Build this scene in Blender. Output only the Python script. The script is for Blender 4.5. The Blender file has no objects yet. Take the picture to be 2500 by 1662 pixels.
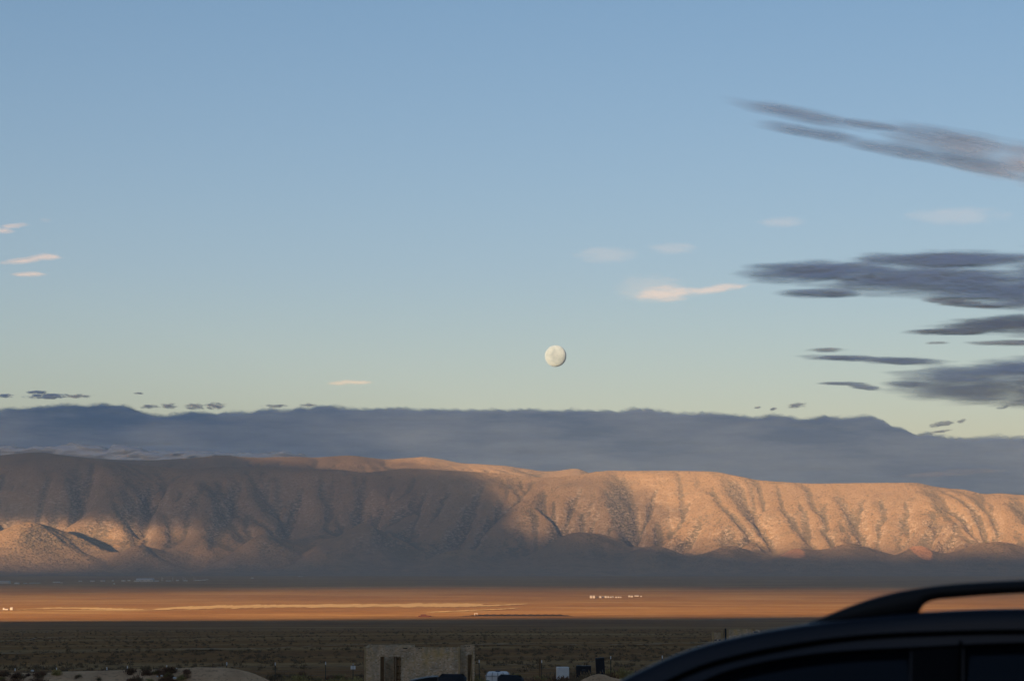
import bpy, math, random
import numpy as np
from mathutils import Vector, noise as mnoise

random.seed(7)
rng = np.random.default_rng(11)
R = math.radians
KM = 1000.0

# ------------------------------------------------------------------ camera, sky, sun, exposure
sc = bpy.context.scene
LENS, SENSOR, W0, H0 = 55.0, 23.5, 2500.0, 1662.0
FPX = LENS / SENSOR * W0                      # focal length in photograph pixels
HORIZON = 1365.0                              # row of the level line of sight
PITCH = math.atan((HORIZON - H0 / 2) / FPX)
SUN_EL, SUN_OFF, SUN_TAN = R(6.0), R(20.0), math.tan(R(6.0))   # sun low behind the camera, to its left
cd = bpy.data.cameras.new('camera')
cam = bpy.data.objects.new('camera', cd)
sc.collection.objects.link(cam)
cd.lens, cd.sensor_width, cd.sensor_fit = LENS, SENSOR, 'HORIZONTAL'
cd.clip_start, cd.clip_end = 0.1, 600 * KM
cam.location = (0, 0, 0)
cam.rotation_euler = (math.pi / 2 + PITCH, 0, 0)
cd.dof.use_dof = True
cd.dof.focus_distance = 400.0
cd.dof.aperture_fstop = 5.6
sc.camera = cam

world = bpy.data.worlds.new('World'); sc.world = world; world.use_nodes = True
wt = world.node_tree
sky = wt.nodes.new('ShaderNodeTexSky'); sky.sky_type = 'NISHITA'; sky.sun_disc = False
sky.sun_elevation = SUN_EL; sky.sun_rotation = math.pi + SUN_OFF
sky.altitude = 1800; sky.air_density = 1.0; sky.dust_density = 2.2; sky.ozone_density = 1.9
bg = wt.nodes['Background']; bg.inputs['Strength'].default_value = 0.076
# evening air: the sky yellows a little towards the horizon all the way round
_tc = wt.nodes.new('ShaderNodeTexCoord'); _sx = wt.nodes.new('ShaderNodeSeparateXYZ'); wt.links.new(_tc.outputs['Generated'], _sx.inputs[0])
_rp = wt.nodes.new('ShaderNodeValToRGB'); _e = _rp.color_ramp.elements
_e[0].position = 0.04; _e[0].color = (1.22, 0.91, 0.77, 1)
_e[1].position = 0.25; _e[1].color = (0.89, 0.84, 0.84, 1)
_m = _e.new(0.12); _m.color = (1.06, 0.86, 0.83, 1)
wt.links.new(_sx.outputs['Z'], _rp.inputs['Fac'])
_mx = wt.nodes.new('ShaderNodeMix'); _mx.data_type = 'RGBA'; _mx.blend_type = 'MULTIPLY'; _mx.inputs[0].default_value = 1.0
wt.links.new(sky.outputs['Color'], _mx.inputs[6]); wt.links.new(_rp.outputs['Color'], _mx.inputs[7])
wt.links.new(_mx.outputs[2], bg.inputs['Color'])

sd = bpy.data.lights.new('sun', 'SUN'); sd.energy = 5.0; sd.angle = R(0.5); sd.color = (1.0, 0.60, 0.31)
sun = bpy.data.objects.new('sun', sd); sc.collection.objects.link(sun)
SUN_DIR = Vector((-math.sin(SUN_OFF) * math.cos(SUN_EL), -math.cos(SUN_OFF) * math.cos(SUN_EL), math.sin(SUN_EL)))
sun.rotation_euler = SUN_DIR.to_track_quat('Z', 'Y').to_euler()
sun.location = SUN_DIR * 50

sc.view_settings.view_transform = 'Standard'; sc.view_settings.look = 'None'
sc.view_settings.gamma = 1.0; sc.view_settings.exposure = 1.25
sc.view_settings.use_curve_mapping = False
sc.cycles.max_bounces = 4; sc.cycles.diffuse_bounces = 2; sc.cycles.glossy_bounces = 3
sc.cycles.transparent_max_bounces = 24; sc.cycles.volume_bounces = 0
sc.cycles.use_denoising = True

HAZE_DENSITY = 2.05e-5
#@@WORLD_END

# ------------------------------------------------------------------ helpers
COL = sc.collection

def ray(px, py):
    """World direction (per unit of Y) through a photograph pixel."""
    u = (np.asarray(px, float) - W0 / 2) / FPX
    v = (H0 / 2 - np.asarray(py, float)) / FPX
    c, s = math.cos(PITCH), math.sin(PITCH)
    Y = c - v * s; Z = s + v * c
    return u / Y, Z / Y

def P(px, py, d):
    a, b = ray(px, py)
    return Vector((float(a) * d, d, float(b) * d))

def hash2(ix, iy, seed):
    h = (ix.astype(np.int64) * 374761393 + iy.astype(np.int64) * 668265263 + seed * 974711) & 0xFFFFFFFF
    h = ((h ^ (h >> 13)) * 1274126177) & 0xFFFFFFFF
    h = (h ^ (h >> 16)) & 0xFFFFFFFF
    return h.astype(np.float64) / 4294967295.0

def vnoise(x, y, seed=0):
    """Gradient noise, -1..1, on numpy arrays."""
    x = np.asarray(x, float); y = np.asarray(y, float)
    ix = np.floor(x); iy = np.floor(y); fx = x - ix; fy = y - iy
    ix = ix.astype(np.int64); iy = iy.astype(np.int64)
    ux = fx * fx * fx * (fx * (fx * 6 - 15) + 10); uy = fy * fy * fy * (fy * (fy * 6 - 15) + 10)
    def g(dx, dy):
        a = hash2(ix + dx, iy + dy, seed) * 2 * math.pi
        return np.cos(a) * (fx - dx) + np.sin(a) * (fy - dy)
    a = g(0, 0); b = g(1, 0); c = g(0, 1); d = g(1, 1)
    return 1.5 * ((a * (1 - ux) + b * ux) * (1 - uy) + (c * (1 - ux) + d * ux) * uy)

def fbm(x, y, octaves=5, seed=0, gain=0.5, lac=2.03):
    t = 0.0; a = 1.0; n = 0.0
    x = np.asarray(x, float); y = np.asarray(y, float)
    for o in range(octaves):
        t = t + a * vnoise(x, y, seed + o * 17); n += a
        x = x * lac + 13.7; y = y * lac - 7.1; a *= gain
    return t / n

def ridged(x, y, octaves=4, seed=0, gain=0.5):
    t = 0.0; a = 1.0; n = 0.0
    x = np.asarray(x, float); y = np.asarray(y, float)
    for o in range(octaves):
        t = t + a * (1 - np.abs(vnoise(x, y, seed + o * 31))) ** 2; n += a
        x = x * 2.07 + 3.1; y = y * 2.07 + 9.2; a *= gain
    return t / n

def link(o, parent=None):
    COL.objects.link(o)
    if parent is not None: o.parent = parent
    return o

def tag(o, label=None, cat=None, group=None, kind=None):
    if label: o['label'] = label
    if cat: o['category'] = cat
    if group: o['group'] = group
    if kind: o['kind'] = kind
    return o

def thing(name, label, cat, loc=(0, 0, 0), rz=0.0, group=None):
    o = bpy.data.objects.new(name, None)
    o.empty_display_size = 0.3
    COL.objects.link(o); o.location = loc; o.rotation_euler = (0, 0, rz)
    return tag(o, label, cat, group)

def copy_thing(o, loc, rz=0.0, label=None, scale=None, group=None):
    def cp(src, parent):
        c = src.copy(); COL.objects.link(c)
        if parent is not None: c.parent = parent
        for ch in list(src.children): cp(ch, c)
        return c
    c = cp(o, None); c.location = loc; c.rotation_euler = (0, 0, rz)
    if scale: c.scale = scale
    if label: c['label'] = label
    if group: c['group'] = group
    return c

def mesh_np(name, verts, faces, mat=None, smooth=False, attrs=None):
    """verts (n,3) array, faces (m,k) array of one size."""
    me = bpy.data.meshes.new(name)
    verts = np.ascontiguousarray(verts, dtype=np.float32)
    faces = np.ascontiguousarray(faces, dtype=np.int32)
    m, k = faces.shape
    me.vertices.add(len(verts)); me.vertices.foreach_set('co', verts.ravel())
    me.loops.add(m * k); me.loops.foreach_set('vertex_index', faces.ravel())
    me.polygons.add(m)
    me.polygons.foreach_set('loop_start', np.arange(0, m * k, k, dtype=np.int32))
    me.polygons.foreach_set('use_smooth', np.full(m, smooth, dtype=bool))
    me.update(calc_edges=True)
    if attrs:
        for nm, arr in attrs.items():
            a = me.attributes.new(nm, 'FLOAT', 'POINT'); a.data.foreach_set('value', np.ascontiguousarray(arr, dtype=np.float32))
    if mat: me.materials.append(mat)
    return me

def grid_faces(nr, nc, wrap=False):
    i = np.arange(nr - 1)[:, None] * nc
    if wrap:
        j = np.arange(nc)[None, :]; j2 = (j + 1) % nc
    else:
        j = np.arange(nc - 1)[None, :]; j2 = j + 1
    return np.stack([i + j, i + j2, i + nc + j2, i + nc + j], -1).reshape(-1, 4)

class MB:
    """Collects simple solids and links them as one mesh."""
    def __init__(s): s.v = []; s.f = []
    def add(s, vs, fs):
        n = len(s.v); s.v += [tuple(v) for v in vs]; s.f += [tuple(i + n for i in f) for f in fs]; return s
    def box(s, c, size, rz=0.0, bev=0.0, rx=0.0, ry=0.0):
        x, y, z = (d / 2 for d in size)
        from mathutils import Euler
        M = Euler((rx, ry, rz)).to_matrix()
        if bev > 0:
            vs = []; b = min(bev, x * .9, y * .9, z * .9)
            ring = [(x, y - b), (x - b, y), (-x + b, y), (-x, y - b), (-x, -y + b), (-x + b, -y), (x - b, -y), (x, -y + b)]
            ring_i = [(px - math.copysign(b, px), py - math.copysign(b, py)) for px, py in ring]
            for zz, rg in ((-z, ring_i), (-z + b, ring), (z - b, ring), (z, ring_i)):
                vs += [(px, py, zz) for px, py in rg]
            fs = [tuple(range(7, -1, -1)), tuple(range(24, 32))]
            for k in range(3):
                for i in range(8):
                    fs.append((k * 8 + i, k * 8 + (i + 1) % 8, k * 8 + 8 + (i + 1) % 8, k * 8 + 8 + i))
        else:
            vs = [(sx * x, sy * y, sz * z) for sz in (-1, 1) for sy in (-1, 1) for sx in (-1, 1)]
            fs = [(0, 2, 3, 1), (4, 5, 7, 6), (0, 1, 5, 4), (2, 6, 7, 3), (0, 4, 6, 2), (1, 3, 7, 5)]
        return s.add([M @ Vector(v) + Vector(c) for v in vs], fs)
    def tube(s, pts, r, n=8, caps=True, sq=1.0):
        pts = [Vector(p) for p in pts]; vs = []; fs = []
        rr = r if isinstance(r, (list, tuple)) else [r] * len(pts)
        for i, p in enumerate(pts):
            t = (pts[min(i + 1, len(pts) - 1)] - pts[max(i - 1, 0)]).normalized()
            a = t.cross(Vector((0, 0, 1)))
            if a.length < 1e-3: a = Vector((1, 0, 0))
            a.normalize(); b = a.cross(t)
            for k in range(n):
                q = 2 * math.pi * k / n
                vs.append(p + a * math.cos(q) * rr[i] + b * math.sin(q) * rr[i] * sq)
        for i in range(len(pts) - 1):
            for k in range(n):
                fs.append((i * n + k, i * n + (k + 1) % n, (i + 1) * n + (k + 1) % n, (i + 1) * n + k))
        if caps:
            fs.append(tuple(range(n - 1, -1, -1))); fs.append(tuple((len(pts) - 1) * n + k for k in range(n)))
        return s.add(vs, fs)
    def build(s, name, mat, parent=None, smooth=False, loc=None):
        me = bpy.data.meshes.new(name); me.from_pydata(s.v, [], s.f); me.update()
        if smooth:
            me.polygons.foreach_set('use_smooth', [True] * len(me.polygons))
        me.materials.append(mat)
        o = bpy.data.objects.new(name, me); link(o, parent)
        if loc: o.location = loc
        return o

# ---- materials
def new_mat(name):
    m = bpy.data.materials.new(name); m.use_nodes = True
    nt = m.node_tree; nt.nodes.clear()
    out = nt.nodes.new('ShaderNodeOutputMaterial')
    return m, nt, out

def simple_mat(name, col, rough=0.8, metal=0.0, noise_amt=0.15, scale=6.0, coat=0.0, spec=0.3, bump=0.0):
    m, nt, out = new_mat(name)
    b = nt.nodes.new('ShaderNodeBsdfPrincipled')
    tc = nt.nodes.new('ShaderNodeTexCoord'); n = nt.nodes.new('ShaderNodeTexNoise')
    n.inputs['Scale'].default_value = scale; n.inputs['Detail'].default_value = 5
    nt.links.new(tc.outputs['Object'], n.inputs['Vector'])
    r = nt.nodes.new('ShaderNodeValToRGB')
    r.color_ramp.elements[0].position = 0.25; r.color_ramp.elements[1].position = 0.75
    r.color_ramp.elements[0].color = tuple(c * (1 - noise_amt) for c in col) + (1,)
    r.color_ramp.elements[1].color = tuple(min(1, c * (1 + noise_amt)) for c in col) + (1,)
    nt.links.new(n.outputs['Fac'], r.inputs['Fac']); nt.links.new(r.outputs['Color'], b.inputs['Base Color'])
    b.inputs['Roughness'].default_value = rough; b.inputs['Metallic'].default_value = metal
    b.inputs['Specular IOR Level'].default_value = spec; b.inputs['Coat Weight'].default_value = coat
    if bump:
        bp = nt.nodes.new('ShaderNodeBump'); bp.inputs['Strength'].default_value = bump; bp.inputs['Distance'].default_value = 0.05
        nt.links.new(n.outputs['Fac'], bp.inputs['Height']); nt.links.new(bp.outputs['Normal'], b.inputs['Normal'])
    nt.links.new(b.outputs[0], out.inputs['Surface'])
    return m

def N(nt, typ, **kw):
    n = nt.nodes.new(typ)
    for k, v in kw.items():
        if k.startswith('i_'):
            key = k[2:]
            n.inputs[int(key) if key.isdigit() else key.replace('_', ' ')].default_value = v
        else: setattr(n, k, v)
    return n

def mathn(nt, op, a, b=None, c=None, clamp=False):
    n = nt.nodes.new('ShaderNodeMath'); n.operation = op; n.use_clamp = clamp
    for i, x in enumerate((a, b, c)):
        if x is None: continue
        if isinstance(x, (int, float)): n.inputs[i].default_value = x
        else: nt.links.new(x, n.inputs[i])
    return n.outputs[0]

def ramp(nt, fac, stops, interp='LINEAR'):
    r = nt.nodes.new('ShaderNodeValToRGB'); r.color_ramp.interpolation = interp
    e = r.color_ramp.elements
    while len(e) < len(stops): e.new(0.5)
    for i, (p, c) in enumerate(stops):
        e[i].position = p; e[i].color = (c if len(c) == 4 else tuple(c) + (1,)) if not isinstance(c, (int, float)) else (c, c, c, 1)
    nt.links.new(fac, r.inputs['Fac']); return r.outputs['Color']

def mixc(nt, fac, a, b, blend='MIX'):
    n = nt.nodes.new('ShaderNodeMix'); n.data_type = 'RGBA'; n.blend_type = blend
    for key, x in ((0, fac), (6, a), (7, b)):
        if isinstance(x, (int, float)): n.inputs[key].default_value = x
        elif isinstance(x, tuple): n.inputs[key].default_value = x if len(x) == 4 else x + (1,)
        else: nt.links.new(x, n.inputs[key])
    return n.outputs[2]

def noise_tex(nt, vec, scale, detail=4, rough=0.55, stretch=None, distortion=0.0):
    v = vec
    if stretch:
        mp = nt.nodes.new('ShaderNodeMapping'); mp.inputs['Scale'].default_value = stretch
        nt.links.new(vec, mp.inputs['Vector']); v = mp.outputs[0]
    n = nt.nodes.new('ShaderNodeTexNoise'); n.inputs['Scale'].default_value = scale
    n.inputs['Detail'].default_value = detail; n.inputs['Roughness'].default_value = rough
    n.inputs['Distortion'].default_value = distortion
    nt.links.new(v, n.inputs['Vector']); return n

def rough_normal(nt, vec, scale, k, retro=0.0):
    """Shading normal of ground covered in upright scrub: the surface normal plus a random tilt."""
    n = noise_tex(nt, vec, scale, 2, 0.6)
    s = N(nt, 'ShaderNodeVectorMath', operation='SUBTRACT'); nt.links.new(n.outputs['Color'], s.inputs[0]); s.inputs[1].default_value = (0.5, 0.5, 0.5)
    m = N(nt, 'ShaderNodeVectorMath', operation='SCALE'); nt.links.new(s.outputs[0], m.inputs[0]); m.inputs['Scale'].default_value = k
    g = nt.nodes.new('ShaderNodeNewGeometry')
    fl = N(nt, 'ShaderNodeVectorMath', operation='MULTIPLY'); nt.links.new(m.outputs[0], fl.inputs[0]); fl.inputs[1].default_value = (1, 1, 0.25)
    a = N(nt, 'ShaderNodeVectorMath', operation='ADD'); nt.links.new(fl.outputs[0], a.inputs[0]); nt.links.new(g.outputs['Normal'], a.inputs[1])
    if retro:                                  # upright dry stems send light back the way it came
        a2 = N(nt, 'ShaderNodeVectorMath', operation='ADD'); nt.links.new(a.outputs[0], a2.inputs[0])
        a2.inputs[1].default_value = (SUN_DIR.x * retro, SUN_DIR.y * retro, 0); a = a2
    q = N(nt, 'ShaderNodeVectorMath', operation='NORMALIZE'); nt.links.new(a.outputs[0], q.inputs[0])
    return q.outputs[0]

# ------------------------------------------------------------------ ground
GD = [0, 8, 24, 60, 95, 130, 160, 220, 300, 600, 1000, 1800, 3000, 4500, 6000, 9000, 60000]
GZ = [-1.72, -1.82, -2.6, -4.4, -5.95, -7.15, -8.15, -10.1, -12.7, -21.6, -32.5, -54, -85, -121, -150, -155, -155]
# a smooth version of that profile
_gd = np.linspace(0, 1, 900) ** 3 * 60000
_gz = np.interp(_gd, GD, GZ)
for _ in range(3):
    _gz[1:-1] = (_gz[:-2] + 2 * _gz[1:-1] + _gz[2:]) / 4

def ground_z(x, y):
    x = np.asarray(x, float); y = np.asarray(y, float)
    r = np.hypot(x, y)
    z = np.interp(r, _gd, _gz)
    z = z + 0.006 * x * np.clip(r / 100, 0, 1) * np.exp(-r / 1500) * (r < 6000)
    amp = np.clip((r - 10) / 200, 0, 1)
    z = z + amp * 0.35 * fbm(x / 23, y / 23, 3, 5) * np.exp(-r / 2500)
    z = z + np.clip((r - 150) / 1000, 0, 1) * 2.2 * fbm(x / 420, y / 420, 4, 9) * np.exp(-((r - 2500) / 3500) ** 2)
    return z

def gz(x, y): return float(ground_z(np.array([x]), np.array([y]))[0])

def pix_ground(px, py):
    a, b = ray(px, py); a = float(a); b = float(b)
    d = np.geomspace(20, 30000, 4000)
    zz = ground_z(a * d, d) - b * d
    k = np.argmax(zz > 0)
    if zz[k] <= 0: k = len(d) - 1
    return Vector((a * d[k], d[k], ground_z(np.array([a * d[k]]), np.array([d[k]]))[0]))

def grass_bsdf(nt, c, pos):
    """Open ground under a fuzz of dry stems: diffuse earth with a sheen that lights up in raking sun."""
    b = N(nt, 'ShaderNodeBsdfPrincipled', i_Roughness=1.0)
    b.inputs['Specular IOR Level'].default_value = 0.0
    b.inputs['Sheen Weight'].default_value = SHEEN; b.inputs['Sheen Roughness'].default_value = 0.6
    hs = N(nt, 'ShaderNodeHueSaturation', i_Saturation=1.3, i_Value=2.1, i_Hue=0.508); nt.links.new(c, hs.inputs['Color'])
    nt.links.new(hs.outputs[0], b.inputs['Sheen Tint']); nt.links.new(c, b.inputs['Base Color'])
    nt.links.new(rough_normal(nt, pos, 0.8, 2.0, 0.5), b.inputs['Normal'])
    return b
SHEEN = 0.85

def scrub_material(name, dark=1.0):
    m, nt, out = new_mat(name)
    g = nt.nodes.new('ShaderNodeNewGeometry'); pos = g.outputs['Position']
    big = noise_tex(nt, pos, 0.0011, 5, 0.6).outputs['Fac']
    mid = noise_tex(nt, pos, 0.012, 5, 0.62).outputs['Fac']
    wide = noise_tex(nt, pos, 0.004, 4, 0.6, stretch=(0.35, 1.6, 1)).outputs['Fac']
    fine = noise_tex(nt, pos, 0.35, 5, 0.65).outputs['Fac']
    c1 = ramp(nt, big, [(0.3, (0.185, 0.105, 0.062)), (0.5, (0.25, 0.145, 0.078)), (0.7, (0.32, 0.20, 0.10))])
    c2 = ramp(nt, mid, [(0.35, (0.165, 0.098, 0.062)), (0.62, (0.29, 0.17, 0.09))])
    c = mixc(nt, 0.5, c1, c2)
    c = mixc(nt, ramp(nt, wide, [(0.50, 0.0), (0.66, 0.7)]), c, (0.42, 0.30, 0.17))
    c = mixc(nt, ramp(nt, fine, [(0.36, 0.6), (0.5, 0.0)]), c, (0.10, 0.08, 0.055))
    b = grass_bsdf(nt, c, pos)
    nt.links.new(b.outputs[0], out.inputs['Surface'])
    return m

M_scrub = scrub_material('steppe_scrub')

def build_ground():
    radii = np.concatenate([[0.5], np.geomspace(2, 34000, 420)])
    front = np.linspace(-22, 22, 361)             # degrees off the view axis, dense
    rest = np.linspace(22, 338, 160)[1:-1]
    ang = np.radians(np.concatenate([front, rest]))
    A, RR = np.meshgrid(ang, radii)
    X = RR * np.sin(A); Y = RR * np.cos(A)
    Z = ground_z(X, Y)
    v = np.stack([X, Y, Z], -1).reshape(-1, 3)
    f = grid_faces(len(radii), len(ang), wrap=True)[:, ::-1]
    me = mesh_np('ground', v, f, M_scrub, True)
    o = link(bpy.data.objects.new('ground', me)); tag(o, kind='structure')
build_ground()

# ------------------------------------------------------------------ mountains
FRONT = [(-900, 1130), (-300, 1112), (0, 1116), (72, 1109), (144, 1114), (202, 1122), (288, 1130), (360, 1140), (450, 1147), (540, 1141), (685, 1143),
         (850, 1150), (883, 1156), (986, 1145), (1093, 1150), (1227, 1158), (1322, 1168), (1400, 1163), (1444, 1155.5), (1475, 1151),
         (1650, 1151), (1733, 1152.5), (1772, 1156), (1844, 1173), (1924, 1179), (1981, 1182), (2077, 1181), (2153, 1180),
         (2241, 1180), (2287, 1190), (2325, 1194), (2363, 1197.5), (2401, 1208), (2443, 1205), (2500, 1210), (2800, 1225), (3400, 1260)]
BACK = [(-900, 1128), (-300, 1113), (0, 1114), (22, 1110.6), (72, 1107), (108, 1107), (144, 1112), (202, 1119), (288, 1125), (360, 1126), (432, 1122.5),
        (540, 1114), (595, 1118), (631, 1119), (721, 1117), (768, 1119), (811, 1116), (857, 1113.6), (941, 1124), (1040, 1117),
        (1131, 1133), (1227, 1138), (1292, 1147), (1315, 1152.5), (1360, 1151.7), (1399, 1145.6), (1421, 1148), (1444, 1158),
        (1500, 1175), (1700, 1190), (2500, 1245), (3400, 1280)]
HILLS = [  # foothill bumps: px, py of the top, half width px, distance km
    (70, 1266, 170, 24.3), (345, 1303, 75, 24.4), (640, 1285, 110, 24.7), (900, 1266, 150, 24.9), (1110, 1325, 90, 24.0),
    (1430, 1292, 150, 24.3), (1600, 1318, 90, 24.1), (1790, 1322, 110, 24.2), (2060, 1318, 160, 24.2), (2240, 1288, 34, 24.1),
    (1925, 1328, 40, 23.9), (2430, 1318, 180, 24.3), (-250, 1275, 160, 24.4)]
YF, YB, Y0 = 27.0 * KM, 30.6 * KM, 22.6 * KM

def smooth(t): t = np.clip(t, 0, 1); return t * t * (3 - 2 * t)

def px_of(x, y): return W0 / 2 + x / y * (FPX * math.cos(PITCH) + 0.0)    # near the horizon row

def elev(py): return (HORIZON - np.asarray(py, float)) / FPX * 1.006

def build_mountains():
    dx = 50.0
    xs = np.arange(-9000, 9001, dx); ys = np.arange(Y0, 33001, dx)
    X, Y = np.meshgrid(xs, ys)
    px = W0 / 2 + X / Y * FPX * 1.003
    zf = elev(np.interp(px, *zip(*FRONT))) * YF
    zb = elev(np.interp(px, *zip(*BACK))) * YB
    base = -155.0
    warp = 900 * fbm(X / 2300, Y / 3600, 3, 71)
    t = (Y + warp - 23700) / (YF - 23700)
    prof = np.where(t < 1, smooth(np.clip(t, 0, 1)) * 0.55 + 0.45 * np.clip(t, 0, 1) ** 1.15, 1.0)
    fan = np.clip((Y - Y0) / 2600, 0, 1) ** 2 * 95
    z = base + fan * (1 - prof) + prof * (zf - base)
    # beyond the front crest: saddle, then the back range
    tb = (Y - YF) / (YB - YF)
    saddle = np.minimum(zf, zb) - 130
    zb2 = np.where(tb < 0.3, zf + (saddle - zf) * smooth(tb / 0.3), saddle + (zb - saddle) * smooth((tb - 0.3) / 0.7))
    zb2 = np.where(tb > 1, zb - (tb - 1) * 500, zb2)
    z = np.where(Y > YF, zb2, z)
    face = np.clip(np.sin(np.clip(t, 0, 1) * math.pi), 0, 1)
    # spurs and gullies that run down to the left
    q = X - 0.48 * (Y - 24000)
    z = z - face * 430 * (1 - ridged((q + 700 * fbm(X / 2400, Y / 2400, 3, 3)) / 2700, (Y + 0.3 * X) / 7000, 4, 43, 0.42))
    z = z + face * 60 * fbm(X / 700, Y / 700, 4, 90)
    for hx, hy, hw, hd in HILLS:
        d = hd * KM; cx = (hx - W0 / 2) / FPX * d; w = hw / FPX * d
        top = float(elev(hy)) * d
        sy = max(260.0, w * 0.85)
        Xw = X + 260 * fbm(X / 900, Y / 900, 3, 17) - 0.3 * (Y - d); Yw = Y + 220 * fbm(X / 800 + 9, Y / 800, 3, 18)
        g = np.exp(-(np.abs((Xw - cx) / w) ** 1.8) * 1.0 - np.where(Yw < d, ((Yw - d) / (sy * 0.95 + 150)) ** 2, ((Yw - d) / (sy * 2.2)) ** 2))
        h = base + (top - base) * g
        z = np.log(np.exp(np.clip((z + 200) / 70, 0, 60)) + np.exp((h + 200) / 70) - math.exp((base + 200) / 70)) * 70 - 200
    z = z + 3 * rng.standard_normal(z.shape) * np.clip((Y - 23000) / 800, 0, 1)
    # stream erosion
    ny, nx = z.shape; n = nx * ny
    idx = np.arange(n).reshape(ny, nx)
    offs = [(-1, -1), (-1, 0), (-1, 1), (0, -1), (0, 1), (1, -1), (1, 0), (1, 1)]
    erod = (np.clip((Y - 23400) / 900, 0, 1) * np.clip((34000 - Y) / 800, 0, 1)).ravel()
    for it in range(26):
        zp = np.pad(z, 1, constant_values=1e9)
        best = np.zeros_like(z); rec = idx.copy()
        for dy, dxo in offs:
            L = dx * math.hypot(dy, dxo)
            nb = zp[1 + dy:1 + dy + ny, 1 + dxo:1 + dxo + nx]
            s = (z - nb) / L
            m = s > best
            best = np.where(m, s, best); rec = np.where(m, idx + dy * nx + dxo, rec)
        fz = z.ravel(); order = np.argsort(-fz)
        rl = rec.ravel()[order].tolist(); ol = order.tolist()
        area = [1.0] * n
        for i, r in zip(ol, rl):
            if r != i: area[r] += area[i]
        A = np.array(area)
        s = best.ravel()
        cut = 0.85 * erod * np.minimum(A, 900) ** 0.48 * s
        drop = fz - fz[rec.ravel()]
        cut = np.minimum(cut * 2.2, 0.55 * np.maximum(drop, 0))
        z = (fz - cut).reshape(ny, nx)
        lap = np.zeros_like(z); lap[1:-1, 1:-1] = z[:-2, 1:-1] + z[2:, 1:-1] + z[1:-1, :-2] + z[1:-1, 2:] - 4 * z[1:-1, 1:-1]
        z = z + 0.065 * lap
    # bring the two crest lines back to their heights
    ub = np.linspace(-0.4, 0.4, 401); U = X / Y; E = z / Y
    def crest(y0, y1, target):
        m = (Y > y0) & (Y < y1)
        k = np.clip(((U[m] + 0.4) / 0.8 * 400).round().astype(int), 0, 400)
        mx = np.full(401, -9.0); np.maximum.at(mx, k, E[m])
        tgt = elev(np.interp(W0 / 2 + ub * FPX * 1.003, *zip(*target)))
        ok = mx > -1
        diff = np.interp(ub, ub[ok], (tgt - mx)[ok])
        ker = np.ones(3) / 3; diff = np.convolve(np.pad(diff, 1, 'edge'), ker, 'valid')
        return np.interp(U, ub, diff)
    df = crest(25800, 28200, FRONT); db = crest(29000, 32500, BACK)
    wf = smooth((Y - 24600) / 2200) * (1 - smooth((Y - 27600) / 1500)); wb = smooth((Y - 28200) / 1500)
    z = z + (df * wf + db * wb) * Y
    # the skyline to the left of the front/back merge must not be broken by the front range
    lim = elev(np.interp(px, *zip(*BACK))) * Y
    z = np.where((px < 1440) & (Y < 29500), np.minimum(z, lim + 4), z)
    # fine mesh (Catmull-Rom)
    fx = np.arange(-9000, 9001, 17.0)
    fy = np.concatenate([np.arange(Y0, 27300, 17.0), np.arange(27300, 31200, 30.0), np.arange(31200, 33000, 80.0)])
    def wmat(src0, n, tgt):
        t = (tgt - src0) / dx; i = np.clip(np.floor(t).astype(int), 0, n - 2); f = t - i
        Wm = np.zeros((len(tgt), n)); r = np.arange(len(tgt))
        c = [-.5 * f + f * f - .5 * f ** 3, 1 - 2.5 * f * f + 1.5 * f ** 3, .5 * f + 2 * f * f - 1.5 * f ** 3, -.5 * f * f + .5 * f ** 3]
        for k in range(4): np.add.at(Wm, (r, np.clip(i - 1 + k, 0, n - 1)), c[k])
        return Wm
    Z = wmat(Y0, ny, fy) @ z @ wmat(-9000, nx, fx).T
    FX, FY = np.meshgrid(fx, fy)
    rough = np.clip((FY - 23600) / 900, 0, 1)
    Z = Z + rough * (9 * fbm(FX / 190, FY / 190, 4, 55) + 3.0 * fbm((FX - .5 * FY) / 40, FY / 70, 2, 56)) * (1 - 0.6 * smooth((FY - 26600) / 500))
    # the sharpest gullies, each running down to the left: top pixel, bottom pixel, depth m, half width m
    def on_face(px_, py_):
        yy = np.interp(py_, [1150, 1180, 1250, 1340], [26900, 26300, 25300, 24200]); return (px_ - W0 / 2) / FPX * yy * 0.997, yy
    for (ax, ay, bx_, by_, dep, wid) in [(1585, 1205, 1520, 1262, -60, 80), (1470, 1200, 1400, 1262, -55, 80), (1660, 1238, 1560, 1290, -60, 95), (1770, 1228, 1660, 1286, -65, 100), (1880, 1236, 1800, 1290, -55, 90),
                                         (2060, 1230, 2010, 1280, -50, 80), (2262, 1205, 2205, 1262, -70, 75), (2322, 1205, 2262, 1262, -70, 60), (2400, 1225, 2330, 1290, -60, 110), (1160, 1190, 1040, 1290, -70, 150),
                                         (960, 1170, 880, 1280, -70, 150), (700, 1180, 600, 1280, -60, 150), (480, 1180, 400, 1270, -60, 130), (1606, 1176, 1540, 1246, 75, 62), (1422, 1188, 1352, 1258, 60, 55), (1462, 1215, 1392, 1280, 40, 50), (1500, 1228, 1420, 1290, 45, 55),
                                         (1706, 1222, 1634, 1272, 45, 60), (1840, 1222, 1786, 1270, 40, 60), (2030, 1244, 1976, 1286, 55, 65), (2232, 1216, 2192, 1256, 60, 55),
                                         (2332, 1222, 2268, 1274, 95, 62), (2352, 1232, 2296, 1276, 70, 50), (2300, 1214, 2262, 1256, 40, 45), (2120, 1205, 2090, 1235, 35, 60),
                                         (1040, 1172, 985, 1262, 60, 95), (1180, 1180, 1090, 1290, 60, 100), (905, 1172, 925, 1282, 70, 130), (740, 1165, 660, 1250, 50, 95),
                                         (590, 1168, 520, 1262, 50, 100), (395, 1172, 330, 1240, 45, 90), (370, 1190, 420, 1243, 50, 70), (230, 1165, 170, 1230, 45, 100)]:
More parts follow.
